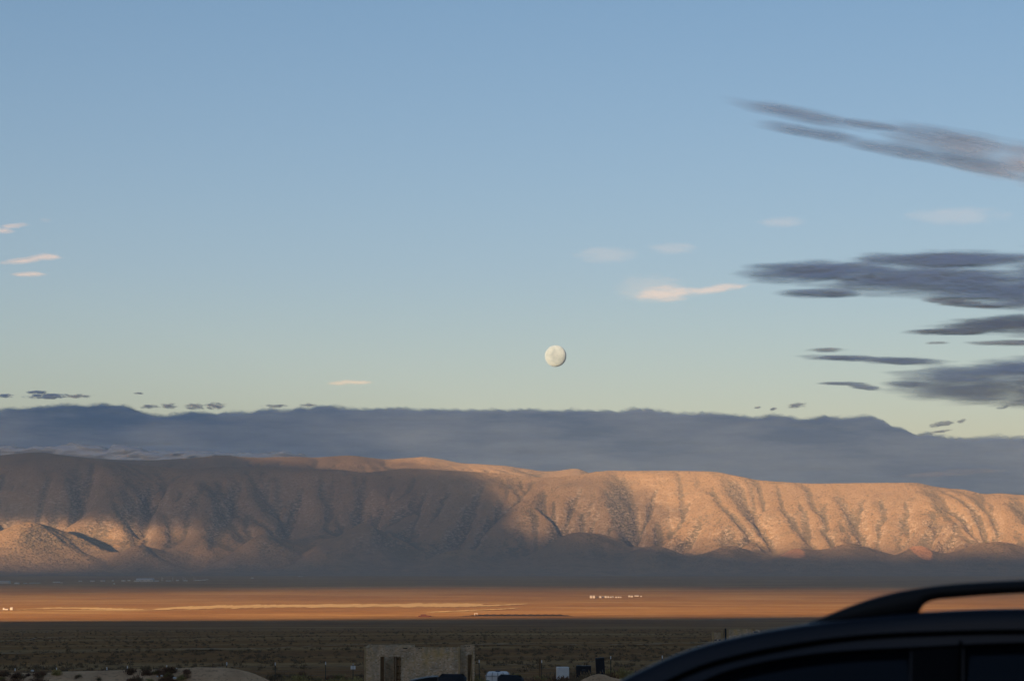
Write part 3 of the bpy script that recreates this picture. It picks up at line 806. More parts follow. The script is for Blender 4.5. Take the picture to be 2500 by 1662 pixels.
# the moon: a ball lit by the sun lamp
def build_moon():
    m, nt, out = new_mat('moon_surface')
    tc = nt.nodes.new('ShaderNodeTexCoord')
    n = noise_tex(nt, tc.outputs['Object'], 0.0016, 4, 0.55, distortion=0.4).outputs['Fac']
    n2 = noise_tex(nt, tc.outputs['Object'], 0.008, 4, 0.6).outputs['Fac']
    c = ramp(nt, n, [(0.40, (0.17, 0.26, 0.35)), (0.58, (0.26, 0.37, 0.48))])
    c = mixc(nt, 0.25, c, ramp(nt, n2, [(0.4, (0.22, 0.30, 0.36)), (0.65, (0.32, 0.43, 0.50))]))
    b = N(nt, 'ShaderNodeBsdfPrincipled', i_Roughness=1.0); b.inputs['Specular IOR Level'].default_value = 0
    b.inputs['Diffuse Roughness'].default_value = 1.0; b.inputs['Sheen Weight'].default_value = 0.5; b.inputs['Sheen Roughness'].default_value = 0.9
    b.inputs['Sheen Tint'].default_value = (0.45, 0.70, 1.0, 1)
    # lunar dust throws light back towards the sun, which flattens the shading of the ball
    nt.links.new(c, b.inputs['Base Color']); nt.links.new(b.outputs[0], out.inputs['Surface'])
    D = 150 * KM; rad = 26.3 / FPX * D
    th = np.linspace(0, math.pi, 49); ph = np.linspace(0, 2 * math.pi, 97)[:-1]
    T, Q = np.meshgrid(th, ph, indexing='ij')
    v = np.stack([np.sin(T) * np.cos(Q), np.sin(T) * np.sin(Q), np.cos(T)], -1).reshape(-1, 3) * rad
    me = mesh_np('moon', v, grid_faces(49, 96, True), m, True)
    o = link(bpy.data.objects.new('moon', me)); o.location = P(1356.5, 869, D)
    tag(o, 'pale cream full moon hanging in the clear sky above the mountains', 'moon')
build_moon()
# ------------------------------------------------------------------ materials for things
M_osb = None
def osb_material(name, tint):
    m, nt, out = new_mat(name)
    tc = nt.nodes.new('ShaderNodeTexCoord'); pos = tc.outputs['Object']
    v = N(nt, 'ShaderNodeTexVoronoi', i_Scale=14.0, i_Randomness=1.0); mp = N(nt, 'ShaderNodeMapping'); mp.inputs['Scale'].default_value = (1.0, 1.0, 1.8)
    nt.links.new(pos, mp.inputs['Vector']); nt.links.new(mp.outputs[0], v.inputs['Vector'])
    sp = nt.nodes.new('ShaderNodeSeparateColor'); nt.links.new(v.outputs['Color'], sp.inputs[0])
    c = ramp(nt, sp.outputs[0], [(0.0, (0.46, 0.31, 0.18)), (0.25, (0.66, 0.46, 0.28)), (0.6, (0.73, 0.52, 0.32)), (0.9, (0.78, 0.59, 0.40)), (1.0, (0.86, 0.73, 0.55))])
    n = noise_tex(nt, pos, 1.1, 5, 0.6).outputs['Fac']
    c = mixc(nt, ramp(nt, n, [(0.5, 0.0), (0.68, 0.75)]), c, tint)
    w = noise_tex(nt, pos, 3.0, 4, 0.6, stretch=(1, 1, 0.4)).outputs['Fac']
    c = mixc(nt, ramp(nt, w, [(0.42, 0.35), (0.55, 0.0)]), c, (0.22, 0.20, 0.18))
    b = N(nt, 'ShaderNodeBsdfPrincipled', i_Roughness=0.9); b.inputs['Specular IOR Level'].default_value = 0.15
    nt.links.new(c, b.inputs['Base Color'])
    bp = N(nt, 'ShaderNodeBump', i_Strength=0.4, i_Distance=0.004); nt.links.new(sp.outputs[1], bp.inputs['Height']); nt.links.new(bp.outputs['Normal'], b.inputs['Normal'])
    nt.links.new(b.outputs[0], out.inputs['Surface']); return m
M_osb = osb_material('strand_board', (0.70, 0.46, 0.18))
M_osb2 = osb_material('strand_board_greyed', (0.50, 0.42, 0.27))
M_lumber = simple_mat('lumber', (0.52, 0.36, 0.19), 0.85, noise_amt=0.25, scale=5)
M_lumber_d = simple_mat('lumber_stained', (0.20, 0.12, 0.06), 0.9, noise_amt=0.3, scale=5)
M_white = simple_mat('white_plastic', (0.82, 0.80, 0.77), 0.5, noise_amt=0.08, scale=3)
M_whitewall = simple_mat('white_wall', (0.55, 0.51, 0.45), 0.8, noise_amt=0.08, scale=0.2)
M_roofmetal = simple_mat('roof_sheet', (0.55, 0.55, 0.55), 0.5, noise_amt=0.1, scale=0.2)
M_steel = simple_mat('galvanised_steel', (0.30, 0.31, 0.32), 0.5, metal=0.6, noise_amt=0.15, scale=9)
M_black = simple_mat('black_plastic', (0.018, 0.019, 0.024), 0.55, noise_amt=0.25, scale=4)
M_vinyl = simple_mat('black_vinyl', (0.016, 0.017, 0.02), 0.5, noise_amt=0.2, scale=9, bump=0.2)
M_postgreen = simple_mat('post_steel', (0.055, 0.06, 0.05), 0.8, noise_amt=0.3, scale=9)
M_red = simple_mat('rust_red_steel', (0.12, 0.045, 0.03), 0.8, noise_amt=0.3, scale=0.3)
M_embank = simple_mat('embankment_dark', (0.035, 0.028, 0.024), 0.95, noise_amt=0.3, scale=0.05)  # near-black colour over the whole embankment
M_tyre = simple_mat('tyre_rubber', (0.02, 0.02, 0.02), 0.85)

def earth_material(name, lo, hi, spot):
    m, nt, out = new_mat(name)
    tc = nt.nodes.new('ShaderNodeTexCoord'); pos = tc.outputs['Object']
    n = noise_tex(nt, pos, 0.9, 6, 0.65).outputs['Fac']; n2 = noise_tex(nt, pos, 5.0, 5, 0.7).outputs['Fac']
    c = ramp(nt, n, [(0.35, lo), (0.6, hi)])
    c = mixc(nt, ramp(nt, n2, [(0.36, 0.7), (0.46, 0.0)]), c, spot)
    b = N(nt, 'ShaderNodeBsdfDiffuse'); nt.links.new(c, b.inputs['Color'])
    bp = N(nt, 'ShaderNodeBump', i_Strength=0.8, i_Distance=0.06); nt.links.new(n2, bp.inputs['Height']); nt.links.new(bp.outputs['Normal'], b.inputs['Normal'])
    nt.links.new(b.outputs[0], out.inputs['Surface']); return m
M_dirt = earth_material('tan_dirt', (0.60, 0.36, 0.20), (0.74, 0.46, 0.26), (0.32, 0.18, 0.10))
M_track = earth_material('pale_track', (0.38, 0.26, 0.155), (0.46, 0.32, 0.19), (0.30, 0.20, 0.12))

def flat_material():
    m, nt, out = new_mat('pale_flat')
    pos = nt.nodes.new('ShaderNodeNewGeometry').outputs['Position']
    n = noise_tex(nt, pos, 0.006, 5, 0.65, stretch=(0.5, 1, 1)).outputs['Fac']; d = noise_tex(nt, pos, 0.045, 3, 0.6).outputs['Fac']
    c = ramp(nt, n, [(0.35, (0.42, 0.31, 0.18)), (0.6, (0.52, 0.40, 0.24))])
    c = mixc(nt, ramp(nt, d, [(0.38, 0.55), (0.47, 0.0)]), c, (0.30, 0.22, 0.14))
    b = grass_bsdf(nt, c, pos)
    nt.links.new(b.outputs[0], out.inputs['Surface']); return m
M_flat = flat_material()

# ------------------------------------------------------------------ tracks and pale flats on the plain
def strip(name, pts, width, mat, lift, wob=0.0, seed=0):
    """A track along photograph pixels that lie on the ground; width in metres across the line of sight."""
    X = []; 
    pp = [pix_ground(*p) for p in pts]
    fine = []
    for a, b in zip(pp[:-1], pp[1:]):
        for k in range(24): fine.append(a.lerp(b, k / 24))
    fine.append(pp[-1])
    vs = []; 
    for i, p in enumerate(fine):
        w = width * (0.6 + 0.5 * abs(float(vnoise(np.array([i / 5.0]), np.array([seed + .5]), 3)[0])) * 2 * (1 if wob == 0 else wob))
        e = min(i, len(fine) - 1 - i) / 10.0; w *= min(1, 0.15 + e)
        for s in (-1, 1):
            x, y = p.x, p.y + s * w / 2
            vs.append((x, y, gz(x, y) + lift))
    fs = [(2 * i, 2 * i + 2, 2 * i + 3, 2 * i + 1) for i in range(len(fine) - 1)]
    o = MB().add(vs, fs).build(name, mat); return tag(o, kind='structure')
strip('dirt_track', [(-150, 1580), (0, 1567), (120, 1558), (230, 1549), (400, 1541), (560, 1538)], 16, M_track, 0.5, seed=1)
strip('dirt_track', [(-100, 1598), (0, 1597), (150, 1596), (260, 1593)], 5, M_track, 0.35, seed=2)
strip('dirt_track', [(330, 1592), (440, 1587), (620, 1586), (800, 1577), (900, 1575), (1010, 1572)], 9, M_track, 0.35, seed=3)
strip('dirt_track', [(1130, 1576), (1210, 1574), (1300, 1575), (1450, 1577), (1600, 1574), (1740, 1570), (1900, 1562)], 8, M_track, 0.35, seed=4)
strip('dirt_track', [(1590, 1560), (1640, 1559), (1690, 1560)], 10, M_track, 0.4, seed=5)
strip('dirt_track', [(1680, 1514), (1780, 1511), (1900, 1509), (2000, 1507)], 90, M_track, 0.6, seed=6)
strip('pale_flat', [(60, 1487), (100, 1484), (200, 1484), (280, 1487), (360, 1489)], 240, M_flat, 0.7, seed=7)
strip('pale_flat', [(-60, 1489), (60, 1489), (200, 1490), (330, 1489.5), (420, 1488)], 70, M_flat, 1.0, seed=8)
strip('pale_flat', [(380, 1486), (450, 1483), (560, 1480.5), (700, 1479), (900, 1477.5), (1080, 1476.5), (1180, 1476)], 640, M_flat, 0.7, seed=9)
strip('pale_flat', [(1050, 1481), (1120, 1480), (1200, 1478), (1290, 1474)], 220, M_flat, 1.1, seed=10)
strip('pale_flat', [(1040, 1495), (1130, 1491), (1220, 1487), (1270, 1484)], 130, M_flat, 1.1, seed=11)
strip('dirt_track', [(0, 1447), (200, 1446), (400, 1442), (600, 1439)], 90, M_track, 0.8, seed=12)
strip('dirt_track', [(700, 1404), (1000, 1402), (1500, 1401), (2000, 1401), (2600, 1400)], 330, M_track, 0.8, seed=13)

# ------------------------------------------------------------------ far buildings
def far_building(name, label, cat, x0, x1, yt, yb, mat, depth=None, roof='gable', group=None, parts=False, base=None):
    g = pix_ground((x0 + x1) / 2, yb if base is None else base)
    s = g.y / FPX; w = (x1 - x0) * s; h = (yb - yt) * s; dp = depth or min(w, 3 * h + 4)
    mb = MB(); hw, hd = w / 2, dp / 2
    if roof == 'gable':
        e = h * 0.72
        vs = [(-hw, -hd, 0), (hw, -hd, 0), (hw, hd, 0), (-hw, hd, 0), (-hw, -hd, e), (hw, -hd, e), (hw, hd, e), (-hw, hd, e)]
        wall = MB().add(vs, [(0, 1, 5, 4), (1, 2, 6, 5), (2, 3, 7, 6), (3, 0, 4, 7), (4, 5, 6, 7)])
        rf = MB().add([(-hw * 1.03, -hd * 1.06, e * .985), (hw * 1.03, -hd * 1.06, e * .985), (hw * 1.03, hd * 1.06, e * .985), (-hw * 1.03, hd * 1.06, e * .985),
                       (-hw * 1.03, 0, h), (hw * 1.03, 0, h)], [(0, 1, 5, 4), (2, 3, 4, 5), (1, 2, 5), (3, 0, 4), (3, 2, 1, 0)])
        if parts:
            t = thing(name, label, cat, g, 0, group)
            wall.build('wall', mat, t); rf.build('roof', M_roofmetal, t)
            n = max(2, int(w / (h * 1.1)))
            for k in range(n):
                MB().box((-hw + (k + .5) * w / n, -hd - 0.15, e * 0.45), (w / n * .45, 0.3, e * .4)).build('bay_door', M_steel, t)
            return t
        wall.v += []; n = len(wall.v); wall.v += rf.v; wall.f += [tuple(i + n for i in f) for f in rf.f]
        o = wall.build(name, mat)
    elif roof == 'mast':
        o = MB().tube([(0, 0, 0), (0, 0, h)], [w * .35, w * .2], 6).box((0, 0, h * .92), (w * .9, w * .9, h * .12)).build(name, mat)
    elif roof == 'tank':
        o = MB().tube([(0, 0, 0), (0, 0, h * .8), (0, 0, h)], [hw, hw, hw * .25], 12).build(name, mat)
    else:
        o = MB().box((0, 0, h / 2), (w, dp, h), bev=min(w, h) * .08).build(name, mat)
    o.location = g
    return tag(o, label, cat, group)

far_building('factory', 'long pale factory hall in the far town at left, its tallest block', 'factory', 334, 375, 1411, 1419, M_whitewall, parts=True)
GT = 'low white buildings of the far town at left'
for k, (x0, x1, yt, yb) in enumerate([(0, 24, 1417, 1424), (36, 47, 1421, 1425), (58, 66, 1422, 1424), (72, 98, 1421.5, 1423.5), (130, 146, 1419, 1422), (148, 153, 1421, 1422.5),
                                     (192, 200, 1416.5, 1419), (221, 231, 1416, 1419), (246, 256, 1415.5, 1418.5), (273, 278, 1415.5, 1418), (297, 306, 1415, 1418.5),
                                     (312, 318, 1415, 1417.5), (328, 340, 1416, 1419.5), (352, 360, 1417, 1419.5), (378, 388, 1416, 1418.5), (405, 418, 1416, 1418),
                                     (430, 437, 1414.5, 1417.5), (449, 458, 1415, 1418), (476, 492, 1414.5, 1417), (494, 502, 1413.5, 1416), (504, 508, 1413, 1415)]):
    far_building('building', 'low white building strung along the foot of the mountains at left', 'building', x0, x1, yt, yb, M_whitewall, group=GT)
far_building('building', 'small white shed standing alone in front of the far town at left', 'building', 277, 281, 1422.5, 1425.5, M_whitewall)
far_building('building', 'lone white house on the dark flat right of the far town', 'building', 613, 619, 1409, 1411.5, M_whitewall)
for k, (x, yt) in enumerate([(395, 1408), (397.5, 1410), (422, 1407.5), (447, 1408), (452, 1410), (473, 1407.5), (476, 1409.5), (110, 1417)]):
    far_building('mast', 'thin pale mast rising between the white buildings of the far town', 'mast', x - 0.8, x + 0.8, yt, 1418, M_whitewall, roof='mast', group='thin masts in the far town')
for x0, x1, yt, yb in [(728, 734, 1405.5, 1407.5), (736, 739, 1405.5, 1407)]:
    far_building('building', 'tiny grey house below the middle of the shaded mountains', 'building', x0, x1, yt, yb, M_whitewall, group='tiny houses below the middle mountains')
GR = 'pale sheds in the shaded row below the lit mountain'
for x0, x1, yt, yb in [(1836, 1847, 1389, 1391), (1855, 1864, 1387, 1389.5), (1866, 1876, 1386.6, 1389.2), (1878, 1885, 1386.8, 1389), (1887, 1891, 1384.8, 1388.6), (1892, 1900, 1386, 1388.6),
                       (1910, 1912, 1384.5, 1387), (1915, 1917, 1384.5, 1387), (1921, 1927, 1383.5, 1386)]:
    far_building('shed', 'pale shed in the shaded row at the foot of the lit mountain', 'shed', x0, x1, yt, yb, M_whitewall, group=GR)
for x0, x1, yt, yb in [(1718, 1725, 1381.5, 1384), (1733, 1742, 1382, 1384.2), (1750, 1769, 1380.6, 1384.2)]:
    far_building('shed', 'dull grey shed left of the pale row under the lit mountain', 'shed', x0, x1, yt, yb, M_roofmetal, group='dull grey sheds under the lit mountain')
far_building('shed', 'tallest bright white shed at the left end of the sunlit row on the plain', 'shed', 1440, 1445.5, 1453, 1459.5, M_whitewall)
far_building('shed', 'bright white shed second from the left end of the sunlit row on the plain', 'shed', 1447, 1452.5, 1453, 1459.5, M_whitewall)
GS = 'small bright sheds in the sunlit row on the plain'
for k, (x0, x1, yt, yb) in enumerate([(1455, 1458, 1456, 1459), (1462, 1468, 1454, 1459), (1470, 1474, 1454.5, 1458.5), (1476, 1481, 1453.5, 1458.5), (1483, 1487, 1454, 1458.5), (1489, 1493, 1455, 1458.5),
                                     (1494, 1498, 1454.5, 1458), (1502, 1506, 1455, 1458.5), (1508, 1512, 1455, 1458.5), (1514, 1517, 1455.5, 1458.5), (1534, 1539, 1452.5, 1456.5), (1540, 1545, 1453, 1457),
                                     (1549, 1559, 1452, 1455.5), (1563, 1567, 1453.5, 1456)]):
    far_building('shed', 'small bright shed in the sunlit row on the plain right of centre', 'shed', x0, x1, yt, yb, M_whitewall, group=GS)
for k, (x0, x1, yt, yb, lb) in enumerate([(7, 11, 1483, 1489, 'small bright shed at the far left of the sunlit plain, left of three'),
                                         (12, 20, 1485, 1489, 'low bright shed at the far left of the sunlit plain, middle of three'),
                                         (25, 31, 1481.5, 1489, 'tall bright shed at the far left of the sunlit plain, right of three')]):
    far_building('shed', lb, 'shed', x0, x1, yt, yb, M_whitewall)
ORD = 'first second third fourth fifth sixth seventh eighth ninth tenth eleventh twelfth thirteenth fourteenth fifteenth sixteenth seventeenth eighteenth nineteenth twentieth twenty-first'.split()
def number(group, text):
    it = sorted((o for o in COL.objects if o.get('group') == group and o.parent is None), key=lambda o: o.location.x / o.location.y)
    for k, o in enumerate(it): o['label'] = text.format(ORD[k])
number(GT, 'low white building, {} from the left edge in the far town under the mountains')
number('thin masts in the far town', 'thin pale mast, {} from the left among the far town buildings')
number(GR, 'pale shed, {} from the left in the shaded row under the lit mountain')
number('dull grey sheds under the lit mountain', 'dull grey shed, {} from the left, just left of the shaded pale row')
number(GS, 'small bright shed, {} from the left after the two tall ones in the sunlit row')
number('tiny houses below the middle mountains', 'tiny grey house, {} of two below the middle of the shaded mountains')
# rust red works and the dark embankment at the edge of the shade
g = pix_ground(1037, 1505); s = g.y / FPX
t = thing('gravel_plant', 'rust red gravel plant with a hump roof at the edge of the shaded plain', 'gravel plant', g)
MB().box((0, 0, 1.6 * s), (30 * s, 18, 3.2 * s), bev=1).build('shed', M_red, t)
MB().box((-3 * s, 1, 4.4 * s), (13 * s, 12, 3.0 * s), bev=.8).build('upper_house', M_red, t)
MB().tube([(8 * s, 0, 3 * s), (-12 * s, 0, 1.2 * s), (-15 * s, -2, .3 * s)], 1.2, 6).build('conveyor', M_red, t)
g = pix_ground(1162, 1503); s = g.y / FPX
t = thing('loading_frame', 'small pale steel loading frame at the left end of the dark embankment', 'frame', g)
for sx in (-3.4, 3.4): MB().box((sx * s, 0, 3.2 * s), (0.9 * s, 2, 6.4 * s)).build('post', M_roofmetal, t)
MB().box((0, 0, 6 * s), (7.6 * s, 2.4, 1.0 * s)).build('beam', M_roofmetal, t)
a = pix_ground(1112, 1503.6); b = pix_ground(1403, 1503.4)
def embank():
    n = 60; vs = []; fs = []
    for i in range(n + 1):
        p = a.lerp(b, i / n); h = 5.2 * min(1, i / 14, (n - i) / 8 + .05) * (1 + .12 * math.sin(i * 1.7))
        z = p.z - 0.5
        for dy, dz in ((-9, 0), (-3.5, h * .96), (3, h), (14, 0)): vs.append((p.x, p.y + dy, z + dz))
    for i in range(n):
        for k in range(3): fs.append((i * 4 + k, i * 4 + 4 + k, i * 4 + 5 + k, i * 4 + 1 + k))
    fs += [(0, 1, 2, 3), (n * 4 + 3, n * 4 + 2, n * 4 + 1, n * 4)]
    o = MB().add(vs, fs).build('embankment', M_embank)
    tag(o, 'long low black embankment along the edge of the sunlit band', 'embankment')
embank()

# ------------------------------------------------------------------ strand board training walls
def board_house():
    D = 97.0; s = D / FPX
    def X(px): return float(ray(px, 1600)[0]) * D
    def Z(py): return float(ray(1000, py)[1]) * D
    base = gz(X(1000), D) - 0.05; zt = Z(1579.5)
    H = zt - base
    t = thing('board_house', 'roofless strand board practice house with a doorway, standing in the scrub', 'wooden structure', (X(1005), D, base))
    ox = X(1005)
    def bx(name, x0, x1, z0, z1, y0, y1, mat, bev=0.0):
        return MB().box(((X(x0) + X(x1)) / 2 - ox, (y0 + y1) / 2, (z0 + z1) / 2), (X(x1) - X(x0), y1 - y0, z1 - z0), bev=bev).build(name, mat, t)
    zd = Z(1602) - base; 
    bx('board_panel', 894, 928.3, 0.04, H, 0, .012, M_osb)                       # left of the doorway
    bx('board_panel', 928.6, 979, zd, H - 0.004, 0, .012, M_osb)                 # header
    bx('board_panel', 979.4, 1049.6, 0.04, H + .01, -.012, 0, M_osb)             # main sheets
    bx('board_panel', 1050.2, 1118.5, 0.04, H, -.010, .002, M_osb)
    bx('stud', 889.5, 893.8, 0, H + .01, -.03, .06, M_lumber, .006)
    bx('stud', 1118.8, 1123.0, 0, H + .012, -.03, .06, M_lumber, .006)
    for x0 in (928.6, 974.5, 1012, 1046, 1082): bx('stud', x0, x0 + 2.3, 0, zd if x0 < 975 and x0 < 970 else H - .05, .016, .105, M_lumber_d)
    bx('top_plate', 894, 1118.4, H - .042, H - .004, .014, .105, M_lumber)
    bx('bottom_plate', 979, 1118, 0, .04, .014, .105, M_lumber)
    # the passage seen through the doorway
    bx('inner_panel', 937, 962, .02, zd - .02, 1.0, 1.012, M_osb2)
    bx('jamb', 928.4, 937.5, 0, zd, .11, .15, M_lumber_d)
    bx('jamb', 961.8, 965.6, 0, zd, .02, .11, M_lumber_d)
    bx('inner_panel', 966, 979.2, 0, zd, .5, .512, M_osb)
    for py in (1608.5, 1626.5, 1643.5, 1659): bx('rung', 966.4, 979, Z(py) - base - .018, Z(py) - base + .018, .40, .49, M_lumber_d)
    bx('stud', 965.9, 968.2, 0, zd, .4, .49, M_lumber_d)
    # wing wall behind at right
    D2 = 1.15
    bx('board_panel', 1123.2, 1140.4, 0, H + .055, D2, D2 + .012, M_osb2)
    bx('board_panel', 1140.6, 1157, Z(1599.5) - base, H + .06, D2, D2 + .012, M_osb2)
    bx('board_panel', 1152.2, 1157.5, 0, Z(1599.8) - base, D2, D2 + .012, M_osb2)
    bx('stud', 1140.6, 1142.8, 0, Z(1600) - base, D2 + .014, D2 + .104, M_lumber_d)
    bx('header', 1140.6, 1152, Z(1601.5) - base, Z(1599.8) - base, D2 + .014, D2 + .104, M_lumber_d)
    MB().box(((X(1149.5) - ox), D2 + .02, (Z(1640) - base)), (.045, .09, 1.62), ry=R(4)).build('brace', M_lumber, t)
    bx('inner_panel', 1142.6, 1150.5, 0, Z(1600) - base, D2 + .5, D2 + .512, M_lumber_d)
    for px, y, dz in ((984, -.03, .02), (1022, -.03, .02), (1027, -.03, .02), (1133, D2 - .02, .05), (1138, D2 - .02, .05), (1143, D2 - .02, .05)):
        bx('bracket', px, px + 2.6 + (8 if px == 984 else 0), H + dz - .07, H + dz - .035, y, y + .016, M_black)
    # side walls running back so that it is a room
    bx('side_panel', 889.6, 890.4, 0, H, .07, 3.2, M_osb2)
    bx('side_panel', 1117.5, 1118.3, 0, H, .12, 1.1, M_osb2)
    bx('back_panel', 889.6, 1005, 0, H, 3.22, 3.232, M_osb2)
board_house()

def board_house_far():
    D = 118.0
    def X(px): return float(ray(px, 1550)[0]) * D
    def Z(py): return float(ray(1800, py)[1]) * D
    ox = X(1800); base = gz(ox, D) - 0.05
    t = thing('board_house', 'smaller strand board practice house partly hidden behind the dark car roof', 'wooden structure', (ox, D, base))
    def bx(name, x0, x1, py_t, y0, y1, mat, z0=0.0):
        zt = Z(py_t) - base
        return MB().box(((X(x0) + X(x1)) / 2 - ox, (y0 + y1) / 2, (z0 + zt) / 2), (X(x1) - X(x0), y1 - y0, zt - z0)).build(name, mat, t)
    bx('post', 1739, 1744.5, 1541, .2, .28, M_lumber)
    bx('board_panel', 1744.8, 1767, 1544, .4, .412, M_osb2)
    bx('stud', 1762, 1766, 1538.5, .3, .38, M_lumber)
    bx('post', 1769.5, 1773.5, 1533, 0, .09, M_black)
    bx('post', 1774, 1779, 1535.5, -.02, .06, M_lumber)
    bx('board_panel', 1779.4, 1833, 1535.6, 0, .012, M_osb)
    bx('top_plate', 1779.4, 1834, 1533.6, .014, .10, M_lumber, Z(1535.4) - base)
    bx('post', 1834, 1837.5, 1535.8, -.02, .07, M_lumber)
    bx('board_panel', 1837.8, 1858, 1538.6, .3, .312, M_osb2)
    for px in (1746, 1756.5):
        zz = Z(1562) - base
        MB().box((X(px + 2.5) - ox, .396, zz), (.11, .012, .05)).build('loophole', M_black, t)
    zz = Z(1542) - base
    MB().box((X(1847) - ox, .296, zz), (.2, .012, .04)).build('loophole', M_black, t)
    bx('side_panel', 1857.2, 1858, 1538.6, .32, 2.5, M_osb2)
board_house_far()

# ------------------------------------------------------------------ fence line
def fence():
    D = 160.0
    tops = [-60, 37, 138, 261, 311, 407, 553.5, 672, 795, 915, 1040, 1170, 1322.5, 1491, 1617, 1745, 1880]
    ty = np.interp(tops, [-60, 261, 311, 407, 553, 672, 1170, 1322, 1491, 1617, 1880], [1633, 1629, 1626, 1624.5, 1617.5, 1618, 1611.5, 1612, 1602.5, 1601, 1598])
    pts = []
    t = thing('wire_fence', 'wire fence on thin dark steel posts with white tips crossing the scrub', 'fence', (0, D, gz(0, D)))
    for px, py in zip(tops, ty):
        p = P(px, py, D); g = gz(p.x, D); h = max(0.9, p.z - g)
        lean = random.uniform(-.02, .02)
        M = MB().box((0, 0, h / 2 - .05), (.05, .012, h + .1), ry=lean).box((0, .02, h / 2 - .05), (.012, .04, h + .1), ry=lean)
        o = M.build('post', M_postgreen, t); o.location = (p.x, 0, g - t.location.z)
        c = MB().box((0, 0, h - .05), (.062, .03, .19), ry=lean).build('white_tip', M_white, o)
        pts.append((p.x, p.z, g))
    for k in range(4):
        m = MB()
        for (x0, z0, g0), (x1, z1, g1) in zip(pts[:-1], pts[1:]):
            f = 0.25 + 0.2 * k
            m.tube([(x0, -.02, g0 + (z0 - g0) * f - t.location.z), ((x0 + x1) / 2, -.02, (g0 + g1) / 2 + ((z0 - g0) + (z1 - g1)) / 2 * f - .02 - t.location.z), (x1, -.02, g1 + (z1 - g1) * f - t.location.z)], .003, 3, False)
        m.build('wire', M_steel, t)
fence()

# ------------------------------------------------------------------ odds and ends in the scrub
def at_px(px, py_bottom, D):
    x = float(ray(px, 1640)[0]) * D
    return Vector((x, D, gz(x, D)))
def z_of(py, D): return float(ray(1250, py)[1]) * D
# sign on the fence
D = 159.0; p = P(862, 1625, D); g = gz(p.x, D)
t = thing('sign', 'small white notice board hung on a fence post left of the board house', 'sign', (p.x, D, g))
MB().box((0, .03, (z_of(1618, D) - g) / 2), (.05, .02, z_of(1618, D) - g)).build('post', M_postgreen, t)
for sx in (-1, 1): MB().box((sx * .085, 0, z_of(1628.5, D) - g), (.15, .012, .235), bev=.004).build('plate', M_white, t)
MB().box((0, -.01, z_of(1629, D) - g), (.02, .014, .30)).build('strap', M_black, t)
MB().box((0, .01, z_of(1620, D) - g), (.03, .02, .09)).build('cap', M_white, t)
# wooden stake
D = 157.0; p = P(1318, 1620, D); g = gz(p.x, D)
o = MB().box((0, 0, (z_of(1606, D) - g) / 2), (.12, .05, z_of(1606, D) - g), bev=.01).box((0, 0, .12), (.16, .09, .24), bev=.02).build('wooden_stake', M_lumber_d); o.location = (p.x, D, g)
tag(o, 'weathered yellow brown timber stake beside a white tipped fence post', 'stake')
# white cube
D = 150.0; p = P(1373.5, 1640, D); g = gz(p.x, D); w = 29 / FPX * D; zt = z_of(1628.5, D) - g
t = thing('storage_crate', 'upright white plastic crate standing in reddish brush right of centre', 'crate', (p.x, D, g), R(4))
MB().box((0, 0, zt / 2), (w, w, zt), bev=.03).build('body', M_white, t)
MB().box((0, 0, zt + .006), (w * 1.03, w * 1.03, .05), bev=.02).build('lid', M_white, t)
for k in range(5): MB().box((-w / 2 + (k + .5) * w / 5, -w / 2 - .012, zt * .48), (.03, .024, zt * .86)).build('rib', M_white, t)
# dark box
D = 150.5; p = P(1425, 1640, D); g = gz(p.x, D); w = 36 / FPX * D; zt = z_of(1625, D) - g
t = thing('storage_box', 'low wide black box between the white crate and the upright black cabinet', 'box', (p.x, D, g), R(-3))
MB().box((0, 0, zt / 2), (w, .6, zt), bev=.02).build('body', M_black, t)
MB().box((0, 0, zt + .012), (w * 1.03, .63, .04), bev=.012).build('lid', M_black, t)
MB().tube([(-.1, -.32, zt * .8), (-.1, -.35, zt * .8), (.1, -.35, zt * .8), (.1, -.32, zt * .8)], .01, 6).build('handle', M_steel, t)
# upright dark cabinet, leaning a little
D = 151.0; p = P(1465, 1640, D); g = gz(p.x, D); w = 21.5 / FPX * D; zt = z_of(1604.5, D) - g
t = thing('cabinet', 'upright black cabinet leaning slightly beside a white tipped fence post', 'cabinet', (p.x, D, g))
MB().box((0.02, 0, zt / 2 + .04), (w, .5, zt - .08), bev=.015, ry=R(-3)).build('body', M_black, t)
MB().box((0.02, -.262, zt / 2 + .04), (w * .86, .02, zt * .84), bev=.006, ry=R(-3)).build('door', M_black, t)
MB().box((.15, -.28, zt * .5), (.02, .02, .16)).build('handle', M_steel, t)
for sx in (-1, 1): MB().box((sx * w * .38 - .03, 0, .03), (.05, .4, .08)).build('foot', M_black, t)

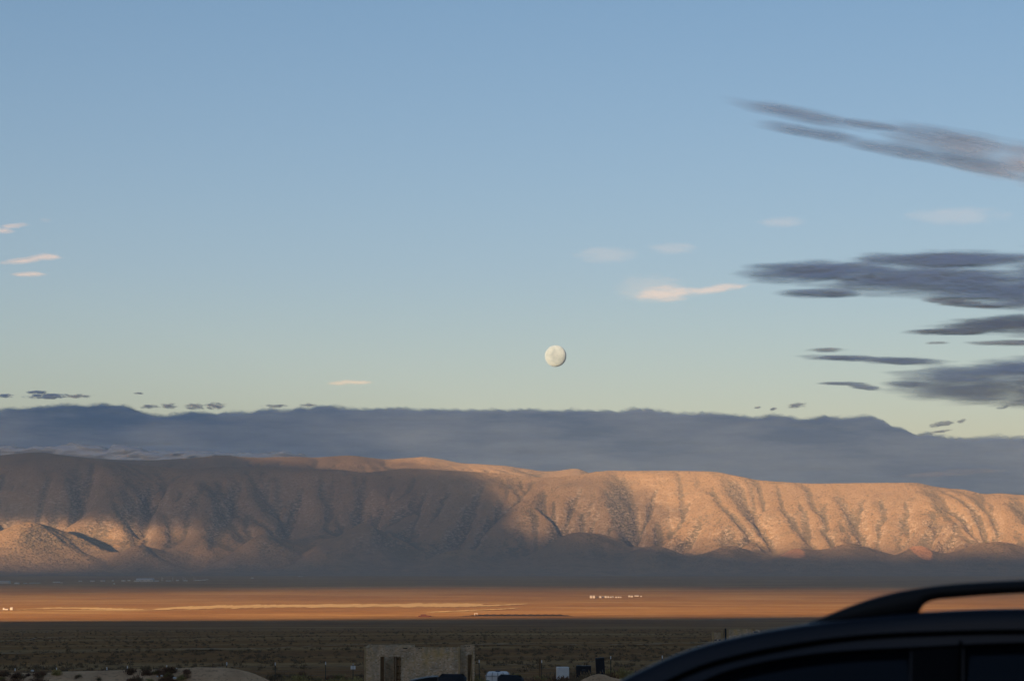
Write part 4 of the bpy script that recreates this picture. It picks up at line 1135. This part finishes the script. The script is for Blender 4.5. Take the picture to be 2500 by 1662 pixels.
# white tank in its cage
def tank():
    D = 121.0; s = D / FPX
    x0, x1 = float(ray(1185, 1650)[0]) * D, float(ray(1246, 1650)[0]) * D
    cx = (x0 + x1) / 2; g = gz(cx, D); w = x1 - x0; zt = z_of(1638.5, D) - g
    t = thing('water_tank', 'white plastic tank with rounded shoulders in a dark bar cage, behind black seats', 'tank', (cx, D, g))
    zb = max(.12, zt - 1.0)
    body = MB(); prof = [(zb, .94), (zb + .06, 1), (zt - .17, 1), (zt - .06, .93), (zt, .74)]
    vs = []; fs = []; hw = w / 2 - .03; hd = .48
    ring = []
    for k in range(24):
        q = 2 * math.pi * k / 24; c, sn = math.cos(q), math.sin(q)
        e = .35; ring.append((math.copysign(abs(c) ** e, c), math.copysign(abs(sn) ** e, sn)))
    for z, f in prof:
        for a_, b_ in ring: vs.append((a_ * hw * f, b_ * hd * f, z))
    for i in range(len(prof) - 1):
        for k in range(24): fs.append((i * 24 + k, i * 24 + (k + 1) % 24, (i + 1) * 24 + (k + 1) % 24, (i + 1) * 24 + k))
    fs.append(tuple(range(23, -1, -1))); fs.append(tuple(4 * 24 + k for k in range(24)))
    body.add(vs, fs).build('tank_body', M_white, t, True)
    MB().tube([(0, 0, zt), (0, 0, zt + .06)], .12, 16).build('cap', M_black, t)
    for k in range(5):
        x = -w / 2 + .06 + k * (w - .12) / 4
        MB().tube([(x, -.5, zb - .05), (x, -.51, zt - .12), (x * .9, -.42, zt - .015)], .016, 6).build('cage_bar', M_steel, t)
    for z in (zb + .1, zb + .42, zt - .2):
        MB().tube([(-w / 2, -.5, z), (w / 2, -.5, z), (w / 2, .5, z), (-w / 2, .5, z), (-w / 2, -.5, z)], .014, 6).build('cage_rail', M_steel, t)
    MB().box((0, 0, zb / 2 - .02), (w, 1.0, max(.1, zb - .04))).build('pallet', M_lumber, t)
tank()

# open utility vehicle just below the picture: only the seat tops show
def buggy():
    D = 24.0
    def X(px): return float(ray(px, 1650)[0]) * D
    cx = X(1172); g = gz(cx, D)
    t = thing('utility_vehicle', 'open black utility vehicle whose two seat tops show at the bottom edge', 'utility vehicle', (cx, D, g))
    def seat(x0, x1, ytop, tilt):
        w = X(x1) - X(x0); c = (X(x0) + X(x1)) / 2 - cx; zt = z_of(ytop, D) - g
        MB().box((c, 0, zt - .30), (w, .11, .60), bev=.035, ry=R(tilt)).build('seat_back', M_vinyl, t, True)
        MB().box((c, -.28, zt - .64), (w, .5, .12), bev=.04).build('seat_cushion', M_vinyl, t, True)
    seat(1069, 1139, 1644.0, 0.5); seat(1210, 1275, 1646.0, 3.5)
    zt = z_of(1644, D) - g
    MB().box((0, .1, zt - .86), (1.5, 2.4, .34), bev=.08).build('body', M_black, t, True)
    MB().box((0, -1.3, zt - .72), (1.3, .6, .35), bev=.1).build('hood', M_black, t, True)
    # dark padded bar sloping down at left
    xa = [X(1000) - cx, X(1025) - cx, X(1045) - cx, X(1068) - cx]; za = [z_of(1662, D) - g, z_of(1656.5, D) - g, z_of(1653, D) - g, z_of(1651.5, D) - g]
    m = MB(); vs = []
    for x_, z_ in zip(xa, za): vs += [(x_, .05, z_), (x_, .35, z_), (x_, .35, z_ - .3), (x_, .05, z_ - .3)]
    fs = [(i * 4 + k, i * 4 + 4 + k, i * 4 + 4 + (k + 1) % 4, i * 4 + (k + 1) % 4) for i in range(3) for k in range(4)] + [(3, 2, 1, 0), (12, 13, 14, 15)]
    m.add(vs, fs).build('side_bolster', M_vinyl, t)
    MB().box((X(1183) - X(1172) + .03, .02, z_of(1660, D) - g - .1), (.09, .1, .2), bev=.03).build('console', M_vinyl, t)
    for sx in (-1, 1):
        for sy in (-1.25, .95):
            w = MB().tube([(sx * .72 - .12, sy, .30), (sx * .72 + .12, sy, .30)], .30, 20).build('wheel', M_tyre, t, True)
            MB().tube([(sx * .72 - .125, sy, .30), (sx * .72 + .125, sy, .30)], .16, 14).build('rim', M_steel, w)
buggy()

# ------------------------------------------------------------------ berm and mounds
def mound(label, cols, D, depth, mat, name='dirt_mound', cat='mound', rough=.12, seed=0):
    """Ridge of earth whose crest follows photograph pixels at distance D; cols = (px, py)."""
    xs = np.linspace(cols[0][0], cols[-1][0], max(30, int((cols[-1][0] - cols[0][0]) / 2.2)))
    top = np.interp(xs, *zip(*cols))
    n = 19; vs = []
    u = ray(xs, 1640)[0] * D
    zc = np.array([z_of(t_, D) for t_ in top])
    yy = np.linspace(-1, 1, n)
    X = np.repeat(u[:, None], n, 1); T = np.repeat(yy[None], len(xs), 0)
    Yw = D + T * depth
    G = ground_z(X, Yw) - .15
    Hh = np.maximum(zc[:, None] - ground_z(X * 0 + u[:, None], np.full_like(X, D)), 0.02) + .15
    prof = np.cos(T * math.pi / 2) ** 1.2
    Z = G + Hh * prof * (1 + rough * (1 - prof) * 3 * fbm(X / 1.6, Yw / 1.6, 4, 500 + seed)) + rough * .6 * fbm(X / .7, Yw / .7, 3, 510 + seed) * np.clip(Hh, 0, 1) * (.25 + (1 - prof))
    v = np.stack([X, Yw, Z], -1).reshape(-1, 3); c = np.array([v[:, 0].mean(), D, gz(float(v[:, 0].mean()), D)])
    me = mesh_np(name, v - c, grid_faces(len(xs), n)[:, ::-1], mat, True)
    o = link(bpy.data.objects.new(name, me)); o.location = c
    return tag(o, label, cat)
mound('long tan dirt berm dotted with brush, running in from the left edge', [(-160, 1642), (0, 1640), (60, 1641), (110, 1641.5), (160, 1638), (230, 1637), (290, 1634.5), (330, 1633), (400, 1633.5), (445, 1630), (480, 1627.8),
      (540, 1628), (575, 1632), (600, 1637), (625, 1645), (645, 1654), (660, 1662), (680, 1672)], 110.0, 3.6, M_dirt, 'dirt_berm', 'berm')
mound('small tan dirt mound below the black cabinet at bottom right of centre', [(1405, 1668), (1425, 1656), (1445, 1648), (1462, 1643.5), (1478, 1646), (1492, 1652), (1515, 1657), (1545, 1664)], 100.0, 1.6, M_dirt, seed=3)

# ------------------------------------------------------------------ brush
def leaf_mat(name, lo, hi):
    m, nt, out = new_mat(name)
    oi = nt.nodes.new('ShaderNodeObjectInfo'); pos = nt.nodes.new('ShaderNodeNewGeometry').outputs['Position']
    n = noise_tex(nt, pos, 3.0, 4, 0.6).outputs['Fac']
    c = ramp(nt, n, [(0.35, lo), (0.65, hi)])
    hs = N(nt, 'ShaderNodeHueSaturation'); nt.links.new(c, hs.inputs['Color'])
    nt.links.new(mathn(nt, 'ADD', mathn(nt, 'MULTIPLY', oi.outputs['Random'], 0.6), 0.7), hs.inputs['Value'])
    d = nt.nodes.new('ShaderNodeBsdfDiffuse'); nt.links.new(hs.outputs[0], d.inputs['Color'])
    tl = nt.nodes.new('ShaderNodeBsdfTranslucent'); nt.links.new(hs.outputs[0], tl.inputs['Color'])
    mx = N(nt, 'ShaderNodeMixShader', i_0=0.3); nt.links.new(d.outputs[0], mx.inputs[1]); nt.links.new(tl.outputs[0], mx.inputs[2])
    nt.links.new(mx.outputs[0], out.inputs['Surface']); return m
M_sage = leaf_mat('sage_leaf', (0.19, 0.135, 0.08), (0.26, 0.185, 0.11))
M_rabbit = leaf_mat('rabbitbrush_leaf', (0.28, 0.22, 0.09), (0.42, 0.33, 0.14))
M_rust = leaf_mat('dry_weed', (0.17, 0.10, 0.065), (0.27, 0.165, 0.10))
M_twig = simple_mat('twig', (0.10, 0.075, 0.05), 0.9)

def clump_arrays(r, n, size, flat=0.75, up=0.5, seed=0):
    """Many small blades through a rounded, gappy volume; returns verts, faces (triangles)."""
    g = np.random.default_rng(seed)
    lobes = g.normal(0, .45, (7, 3)); lobes[:, 2] = np.abs(lobes[:, 2]) * .6 + .25
    li = g.integers(0, 7, n)
    c = lobes[li] * .62 + g.normal(0, .23, (n, 3))
    c[:, 2] = np.abs(c[:, 2]) * flat
    d = g.normal(0, 1, (n, 3)); d[:, 2] = np.abs(d[:, 2]) + up; d /= np.linalg.norm(d, axis=1)[:, None]
    s = np.cross(d, g.normal(0, 1, (n, 3))); s /= np.linalg.norm(s, axis=1)[:, None]
    L = size * g.uniform(.6, 1.5, n)[:, None]
    a = c - s * L * .22; b = c + s * L * .22; e = c + d * L
    v = np.stack([a, b, e], 1).reshape(-1, 3) * r
    return v, np.arange(3 * n).reshape(-1, 3)

def shrub_proto(label, mat, n, size, seed, group, up=.5, flat=.75):
    t = thing('shrub', label, 'shrub', (0, 0, -500), 0, group)
    v, f = clump_arrays(.6, n, size, flat, up, seed)
    me = mesh_np('foliage', v, f, mat); link(bpy.data.objects.new('foliage', me), t)
    m = MB(); q = random.Random(seed)
    for k in range(7):
        a_ = q.uniform(0, 6.28); r_ = q.uniform(.1, .3)
        m.tube([(0, 0, -.06), (math.cos(a_) * r_ * .5, math.sin(a_) * r_ * .5, .14), (math.cos(a_) * r_, math.sin(a_) * r_, .3)], [.02, .013, .006], 5, False)
    m.build('stems', M_twig, t)
    return t
KINDS = {
    'sage': ('grey green sagebrush clump growing in the scrub by the fence', M_sage, 'grey green sagebrush clumps'),
    'rabbit': ('yellowish rabbitbrush clump growing in the scrub by the fence', M_rabbit, 'yellowish rabbitbrush clumps'),
    'rust': ('reddish brown dry weed clump growing low in the scrub', M_rust, 'reddish brown dry weed clumps')}
protos = {k: [shrub_proto(lb, m, 520, .17 if k != 'rust' else .2, 30 + i * 7 + len(k), grp, .5 if k != 'rust' else 1.2, .75) for i in range(3)] for k, (lb, m, grp) in KINDS.items()}
used = set()
WORDS = {'sage': 'grey green sagebrush clump', 'rabbit': 'yellowish rabbitbrush clump', 'rust': 'reddish brown dry weed clump'}
def zone(x, y, on):
    px = W0 / 2 + x / y * FPX * 0.996
    if y < 110 and on is not None and px < 660: return 'growing on the dirt berm'
    if px < 660: return 'behind the dirt berm'
    if px < 890: return 'between the dirt berm and the board house'
    if px < 1180: return 'at the foot of the board house'
    if px < 1345: return 'between the white tank and the white crate'
    if px < 1400: return 'in front of the white crate'
    if px < 1480: return 'around the black box and cabinet'
    return 'between the black cabinet and the dark car'
def place_shrub(kind, x, y, sc_, on=None):
    o = place_shrub_(kind, x, y, sc_, on); zn = zone(x, y, on)
    o['label'] = WORDS[kind] + ' ' + zn; o['group'] = WORDS[kind] + 's ' + zn
def place_shrub_(kind, x, y, sc_, on=None):
    pr = random.choice(protos[kind]); z = gz(x, y) if on is None else on
    if id(pr) not in used:
        used.add(id(pr)); pr.location = (x, y, z - .03); pr.scale = (sc_,) * 3; pr.rotation_euler = (0, 0, random.uniform(0, 6.28)); return pr
    return copy_thing(pr, (x, y, z - .03), random.uniform(0, 6.28), None, (sc_ * random.uniform(.9, 1.25), sc_, sc_ * random.uniform(.8, 1.15)))
def scatter(kind, px0, px1, py0, py1, n, s0, s1):
    """n clumps whose feet lie between two rows of the ground in view."""
    for _ in range(n):
        px = random.uniform(px0, px1); py = random.uniform(py0, py1)
        g_ = pix_ground(px, py)
        place_shrub(kind, g_.x, g_.y, random.uniform(s0, s1))
# bottom strip
scatter('rabbit', 700, 890, 1659, 1690, 16, 1.0, 1.7)
scatter('sage', 660, 900, 1652, 1672, 14, .8, 1.4)
scatter('rust', 700, 1100, 1650, 1668, 14, .6, 1.1)
scatter('rabbit', 1150, 1330, 1655, 1680, 14, .8, 1.3)
scatter('rust', 1265, 1440, 1664, 1700, 30, .9, 1.4)
scatter('sage', 1390, 1470, 1656, 1668, 10, .9, 1.5)
scatter('rabbit', 1480, 1640, 1650, 1672, 22, .9, 1.5)
scatter('sage', 1470, 1650, 1645, 1660, 12, .8, 1.3)
scatter('sage', -40, 640, 1655, 1664, 14, .7, 1.1)
def at_xy(kind, px, py, D, s_):                                 # a clump whose middle shows at this pixel
    p_ = P(px, py, D); place_shrub(kind, p_.x, p_.y, s_, max(gz(p_.x, p_.y), p_.z - .45 * s_))
for px, py, D, s_, k in [(1428, 1644, 128, 1.35, 'sage'), (1447, 1634, 131, 1.5, 'sage'), (1440, 1642, 126, 1.3, 'sage'), (1418, 1648, 124, 1.2, 'sage'), (1489, 1643, 140, 1.1, 'rust'), (1530, 1634, 146, 1.2, 'rabbit'),
                         (1560, 1632, 146, 1.3, 'rust'), (1590, 1634, 146, 1.2, 'rabbit'), (840, 1652, 105, 1.9, 'rabbit'), (815, 1657, 103, 1.6, 'rabbit'), (1365, 1650, 112, 1.2, 'rust'), (1340, 1652, 110, 1.3, 'rust'),
                         (1300, 1653, 108, 1.2, 'rust'), (1385, 1652, 111, 1.3, 'rust'), (675, 1652, 120, 1.0, 'sage'), (690, 1656, 118, 1.1, 'sage')]:
    at_xy(k, px, py, D, s_)
# brush on the berm
for _ in range(70):
    px = random.choice([random.uniform(30, 330), random.uniform(300, 470), random.uniform(390, 470), random.uniform(-40, 100)])
    D_ = random.uniform(107.2, 109.6); x = float(ray(px, 1640)[0]) * D_
    crest = z_of(float(np.interp(px, [0, 160, 330, 480, 560], [1640, 1638, 1633, 1628, 1630])), 110)
    g_ = gz(x, D_); f_ = math.cos((D_ - 110) / 3.6 * math.pi / 2) ** 1.2
    place_shrub(random.choice(['rust', 'rust', 'sage', 'rabbit']), x, D_, random.uniform(.3, .7), g_ + (crest - g_) * f_ - .02)
# pale stones on the berm
M_stone = simple_mat('pale_stone', (0.62, 0.60, 0.56), 0.9, noise_amt=.1, scale=6)
for k, (px, py, r_, lb) in enumerate([(79, 1636.5, .075, 'pale round stone on the berm crest near the left edge'), (430, 1631.6, .07, 'pale stone on the berm crest left of its smooth hump'),
                                      (426, 1654, .085, 'largest pale stone low on the brushy face of the berm'), (394.5, 1648.8, .06, 'small pale stone left of the largest one on the berm face'),
                                      (384, 1650, .045, 'tiny pale stone at the left of three on the berm face')]):
    D_ = 110.0 if py < 1640 else 106.9
    p_ = P(px, py, D_)
    v, f = [], []
    m = MB(); n = 8
    rings = [(-.9, .4), (-.4, .9), (.2, 1.0), (.7, .65)]
    vs = [(math.cos(6.283 * i / n) * rr * r_ * (1 + .12 * math.sin(i * 2.3 + k)), math.sin(6.283 * i / n) * rr * r_, z_ * r_ * .85) for z_, rr in rings for i in range(n)]
    fs = [(a_ * n + i, a_ * n + (i + 1) % n, (a_ + 1) * n + (i + 1) % n, (a_ + 1) * n + i) for a_ in range(3) for i in range(n)] + [tuple(range(n - 1, -1, -1)), tuple(3 * n + i for i in range(n))]
    o = m.add(vs, fs).build('stone', M_stone, None, True); o.location = p_
    tag(o, lb, 'stone')

# uncountable brush further down the slope
def ground_cover():
    V = []; F = []; off = 0
    base = [clump_arrays(.6, 34, .42, .7, .5, 900 + i) for i in range(8)]
    g = np.random.default_rng(5)
    n = 8000
    d = 158 * (2600 / 158) ** (g.random(n) ** 0.8)
    u = g.uniform(-.25, .25, n)
    clus = fbm(u * d / 40, d / 60, 3, 77)
    keep = clus + g.normal(0, .25, n) > -.05
    d = d[keep]; u = u[keep]; x = u * d; z = ground_z(x, d)
    s = g.uniform(.5, 1.25, len(d)) * (1 + d / 1500) * 0.8; a = g.uniform(0, 6.28, len(d))
    for k in range(len(d)):
        v, f = base[k % 8]
        c_, s_ = math.cos(a[k]), math.sin(a[k])
        w = np.empty_like(v); w[:, 0] = (v[:, 0] * c_ - v[:, 1] * s_) * s[k] + x[k]; w[:, 1] = (v[:, 0] * s_ + v[:, 1] * c_) * s[k] + d[k]; w[:, 2] = v[:, 2] * s[k] + z[k] - .04
        V.append(w); F.append(f + off); off += len(v)
    me = mesh_np('ground_cover', np.concatenate(V), np.concatenate(F), M_sage)
    tag(link(bpy.data.objects.new('ground_cover', me)), kind='stuff')
ground_cover()
# ------------------------------------------------------------------ parked car close to the camera
def parked_car():
    M_paint = simple_mat('navy_paint', (0.004, 0.006, 0.014), 0.35, noise_amt=.1, scale=2, coat=0.0, spec=0.35)
    M_rail = simple_mat('roof_rail_grey', (0.008, 0.009, 0.012), 0.5, noise_amt=.1, scale=4, spec=0.25)
    M_glass = simple_mat('tinted_glass', (0.003, 0.004, 0.006), 0.08, noise_amt=.05, scale=1, spec=0.35)
    M_seal = simple_mat('rubber_seal', (0.003, 0.003, 0.003), 0.85, spec=0.05)
    M_trim = simple_mat('dark_trim', (0.006, 0.006, 0.007), 0.7, spec=0.1)
    M_lamp = simple_mat('lamp_lens', (0.5, 0.5, 0.5), 0.1, coat=1)
    M_tail = simple_mat('tail_lamp_lens', (0.35, 0.01, 0.01), 0.15, coat=1)
    AL = R(17.0); ca, sa = math.cos(AL), math.sin(AL)
    O = Vector((float(ray(2000, 1500)[0]) * 5.0, 5.0, 0))
    def eta_of(z): return -0.20 * max(0.0, -0.14 - z)
    def near(p, y, off=0.0):
        u, w = ray(p, y); u = float(u); w = float(w); e = off
        for _ in range(4):
            k = (u * (O.y + e * ca) - O.x - e * sa) / (ca + u * sa)
            Yv = O.y - k * sa + e * ca; z = w * Yv; e = eta_of(z) + off
        return k, z, e
    S = [(1517, 1659.5), (1563.6, 1637), (1619, 1608), (1691, 1580), (1754, 1562), (1831, 1544), (1924, 1528), (1983, 1519), (2080, 1508), (2160, 1500), (2242, 1492), (2305, 1488), (2400, 1484.5), (2500, 1481.5)]
    prof = [near(*q, 0.05)[:2] for q in S]
    k0, z0 = prof[0]
    slope = (prof[1][1] - z0) / (prof[1][0] - k0)
    front = []
    for i in range(1, 7):
        kk = k0 - i * 0.11; front.append((kk, z0 - slope * 1.08 * i * 0.11))
    front = [q for q in front if q[1] > -0.74]
    kb = front[-1][0] - .1 if front else k0 - .1
    nose = [(kb - .04, -.76), (kb - .35, -.78), (kb - .75, -.82), (kb - 1.0, -.90), (kb - 1.10, -1.02)]
    kr, zr = prof[-1]
    rear = [(kr + .5, zr - .006), (kr + 1.1, zr - .03), (kr + 1.6, zr - .08), (kr + 1.85, zr - .17), (kr + 2.05, zr - .42), (kr + 2.18, zr - .75), (kr + 2.24, zr - .95)]
    line = nose[::-1] + front[::-1] + prof + rear
    ks = np.array([q[0] for q in line]); zs = np.array([q[1] for q in line])
    kk = np.linspace(ks[0], ks[-1], 220)
    zz = np.interp(kk, ks, zs)
    ker = np.ones(5) / 5
    for _ in range(2): zz = np.convolve(np.pad(zz, 2, 'edge'), ker, 'valid')
    t = thing('parked_car', 'dark navy car with a raised roof rail, close up and blurred at lower right', 'car', (0, 0, 0))
    ground = gz(O.x, O.y); WID = 1.50
    t.location = (O.x, O.y, ground); t.rotation_euler = (0, 0, -AL)
    zg = -ground
    def L(k, e, z): return (k, e, z + zg)
    # body shell
    vs = []; fs = []; NS = 0
    for k, z in zip(kk, zz):
        half = []
        belt = -0.80
        zc = z
        bot = ground + .27
        nb = -0.30 * (1 - max(0, (kk[0] + .5 - k)) * .5) 
        half.append((nb + .04, bot)); half.append((nb, bot + .25)); half.append((nb + .01, min(-1.0, zc - .1)))
        zb = min(belt, zc - .06); half.append((eta_of(zb) - .03 if zb <= belt + .001 else eta_of(zb), zb))
        zu = max(zb + .002, zc - .055)
        half.append((eta_of(zu), zu))
        e0 = eta_of(zc)
        half += [(e0 + .003, zc - .030), (e0 + .006, zc - .014), (e0 + .014, zc - .004), (e0 + .035, zc), (e0 + .25, zc - .004), (.52, zc - .010), (.75, zc - .012)]
        sec = half + [(WID - e, z_) for e, z_ in half[-2::-1]]
        sec = [(e, z_ - .018 * max(0.0, e) if z_ > -.6 else z_) for e, z_ in sec]      # the car stands on a slight cross slope
        NS = len(sec); vs += [L(k, e, z_) for e, z_ in sec]
    n = len(kk)
    for i in range(n - 1):
        for j in range(NS - 1): fs.append((i * NS + j, i * NS + j + 1, (i + 1) * NS + j + 1, (i + 1) * NS + j))
        fs.append((i * NS + NS - 1, i * NS, (i + 1) * NS, (i + 1) * NS + NS - 1))
    fs.append(tuple(range(NS))); fs.append(tuple((n - 1) * NS + j for j in range(NS - 1, -1, -1)))
    MB().add(vs, fs).build('body', M_paint, t, True)
    def resamp(c, m=40):
        c = [Vector((a, b, 0)) for a, b in c]; xs = np.linspace(c[0].x, c[-1].x, m)
        ys = np.interp(xs, [q.x for q in c], [q.y for q in c]); ys = np.convolve(np.pad(ys, 2, 'edge'), ker, 'valid')
        return list(zip(xs, ys))
    seam = resamp([(1560, 1706), (1631, 1659), (1691, 1631), (1797, 1601), (1924, 1576), (2051, 1557), (2178, 1548), (2340, 1543), (2500, 1540), (2750, 1541), (3000, 1548)])
    pts = [near(p, y, -.003) for p, y in seam]
    MB().tube([L(k, e, z) for k, z, e in pts], .0055, 6, sq=1.0).build('door_seal', M_seal, t, True)
    # drip moulding just above it catches a little light
    def plate(name, top, zb, off, mat, k_end=None):
        """Glass or frame plate on the leaning side, from a top edge down to height zb."""
        P_ = [near(p, y, off) for p, y in top]
        vs = []; fs = []
        for k, z, e in P_:
            for f in (0, .33, .66, 1.0):
                z_ = z + (zb - z) * f if z > zb else z
                vs.append(L(k, eta_of(z_) + off, z_))
        m_ = len(P_); b = len(vs)
        vs += [L(v[0], v[1] + .008, v[2] - zg) for v in vs[:b]]
        for i in range(m_ - 1):
            for j in range(3):
                q = (i * 4 + j, i * 4 + j + 1, i * 4 + 5 + j, i * 4 + 4 + j); fs.append(q); fs.append(tuple(x + b for x in q[::-1]))
            fs.append((i * 4, i * 4 + 4, b + i * 4 + 4, b + i * 4))
        fs.append((0, b, b + 1, 1)); fs.append(((m_ - 1) * 4, (m_ - 1) * 4 + 1, b + (m_ - 1) * 4 + 1, b + (m_ - 1) * 4))
        return MB().add(vs, fs).build(name, mat, t, True)
    plate('window', resamp([(1640, 1712), (1690, 1679), (1737, 1654), (1818, 1631), (1924, 1610), (2051, 1595), (2221, 1587)]), -.78, -.006, M_glass)
    plate('pillar_trim', resamp([(2226, 1586), (2290, 1581), (2348, 1578)], 12), -.78, -.0075, M_trim)
    plate('window', resamp([(2354, 1578), (2420, 1575), (2500, 1573), (2800, 1573), (3050, 1585)]), -.78, -.006, M_glass)
    # frame bead along the window heads
    pts = [near(p, y - 5, -.006) for p, y in resamp([(1640, 1712), (1690, 1679), (1737, 1654), (1818, 1631), (1924, 1610), (2051, 1595), (2221, 1587), (2348, 1580), (2500, 1574), (2800, 1574)])]
    MB().tube([L(k, e, z) for k, z, e in pts], .0035, 6).build('window_bead', M_seal, t, True)
    k_, z_, e_ = near(2345, 1575, -.009); 
    MB().tube([L(k_, e_, z_ + .01), L(k_ - .012, eta_of(-.78) - .009, -.78)], .003, 6).build('door_gap', M_seal, t, True)
    # roof rail: solid foot, then a bar standing clear of the roof
    top = resamp([(1972, 1524), (2000, 1508), (2030, 1495), (2093, 1470), (2157, 1450), (2221, 1437), (2305, 1426), (2400, 1419.5), (2500, 1415), (2750, 1409), (3000, 1408)], 60)
    low = resamp([(1972, 1532), (2100, 1524), (2180, 1512), (2242, 1497), (2243.5, 1488), (2252, 1475), (2268, 1466.5), (2290, 1462), (2327, 1459), (2400, 1453), (2500, 1447.5), (2750, 1440), (3000, 1440)], 400)
    lx = [q[0] for q in low]; ly = [q[1] for q in low]
    txs = np.unique(np.concatenate([np.linspace(1972, 2236, 30), np.linspace(2236, 2300, 24), np.linspace(2300, 3000, 30)]))
    tx = [q[0] for q in top]; ty = [q[1] for q in top]
    ring = []; n = 12
    vs = []; fs = []
    for p in txs:
        yt = float(np.interp(p, tx, ty)); yl = float(np.interp(p, lx, ly))
        off = 0.045
        k, zt, _ = near(p, yt, off); _, zl, _ = near(p, yl, off)
        c = (zt + zl) / 2; h = max(.004, (zt - zl) / 2); wd = .017 + .004 * min(1, h / .03)
        for j in range(n):
            q = 2 * math.pi * j / n; cc, ss = math.cos(q), math.sin(q)
            cc = math.copysign(abs(cc) ** .7, cc); ss = math.copysign(abs(ss) ** .8, ss)
            vs.append(L(k, off + .015 + cc * wd, c + ss * h))
    for i in range(len(txs) - 1):
        for j in range(n): fs.append((i * n + j, i * n + (j + 1) % n, (i + 1) * n + (j + 1) % n, (i + 1) * n + j))
    fs.append(tuple(range(n - 1, -1, -1))); fs.append(tuple((len(txs) - 1) * n + j for j in range(n)))
    r0 = MB().add(vs, fs).build('roof_rail', M_rail, t, True)
    # its twin on the far side, straight and lower in view
    kA, kB = near(2100, 1500)[0], near(3000, 1500)[0]
    pts = [L(kA - .05, WID - .11, -.185), L(kA + .08, WID - .11, -.155), L(kA + .25, WID - .11, -.14), L((kA + kB) / 2, WID - .11, -.135), L(kB, WID - .11, -.135), L(kB + .1, WID - .11, -.16)]
    MB().tube(pts, .012, 8).build('roof_rail', M_rail, t, True)
    # windscreen, lamps, wheels, mirror, handles: outside the picture but part of the car
    kf = kk[0]; ke = kk[-1]
    for e in (.10, WID - .10):
        MB().box(L(kf + .06, e, -1.0), (.12, .34, .14), bev=.03).build('headlight', M_lamp, t)
        MB().box(L(ke - .02, e - (.25 if e < .5 else -.25) * .4, -.95), (.10, .16, .3), bev=.03).build('tail_light', M_tail, t)
    for k in (kf + .75, ke - .75):
        for e in (-.20, WID + .0):
            w = MB().tube([L(k, e - .01, ground + .34), L(k, e + .21, ground + .34)], .345, 28).build('wheel', M_tyre, t, True)
            MB().tube([L(k, e - .018, ground + .34), L(k, e + .21, ground + .34)], .22, 20).build('rim', M_steel, w)
    for k in (k0 + 1.0, k0 + 1.95): MB().box(L(k, -.31, -.92), (.18, .03, .03), bev=.01).build('door_handle', M_trim, t)
    MB().box(L(k0 - .2, -.38, -.72), (.12, .2, .14), bev=.04).build('side_mirror', M_paint, t, True)
parked_car()
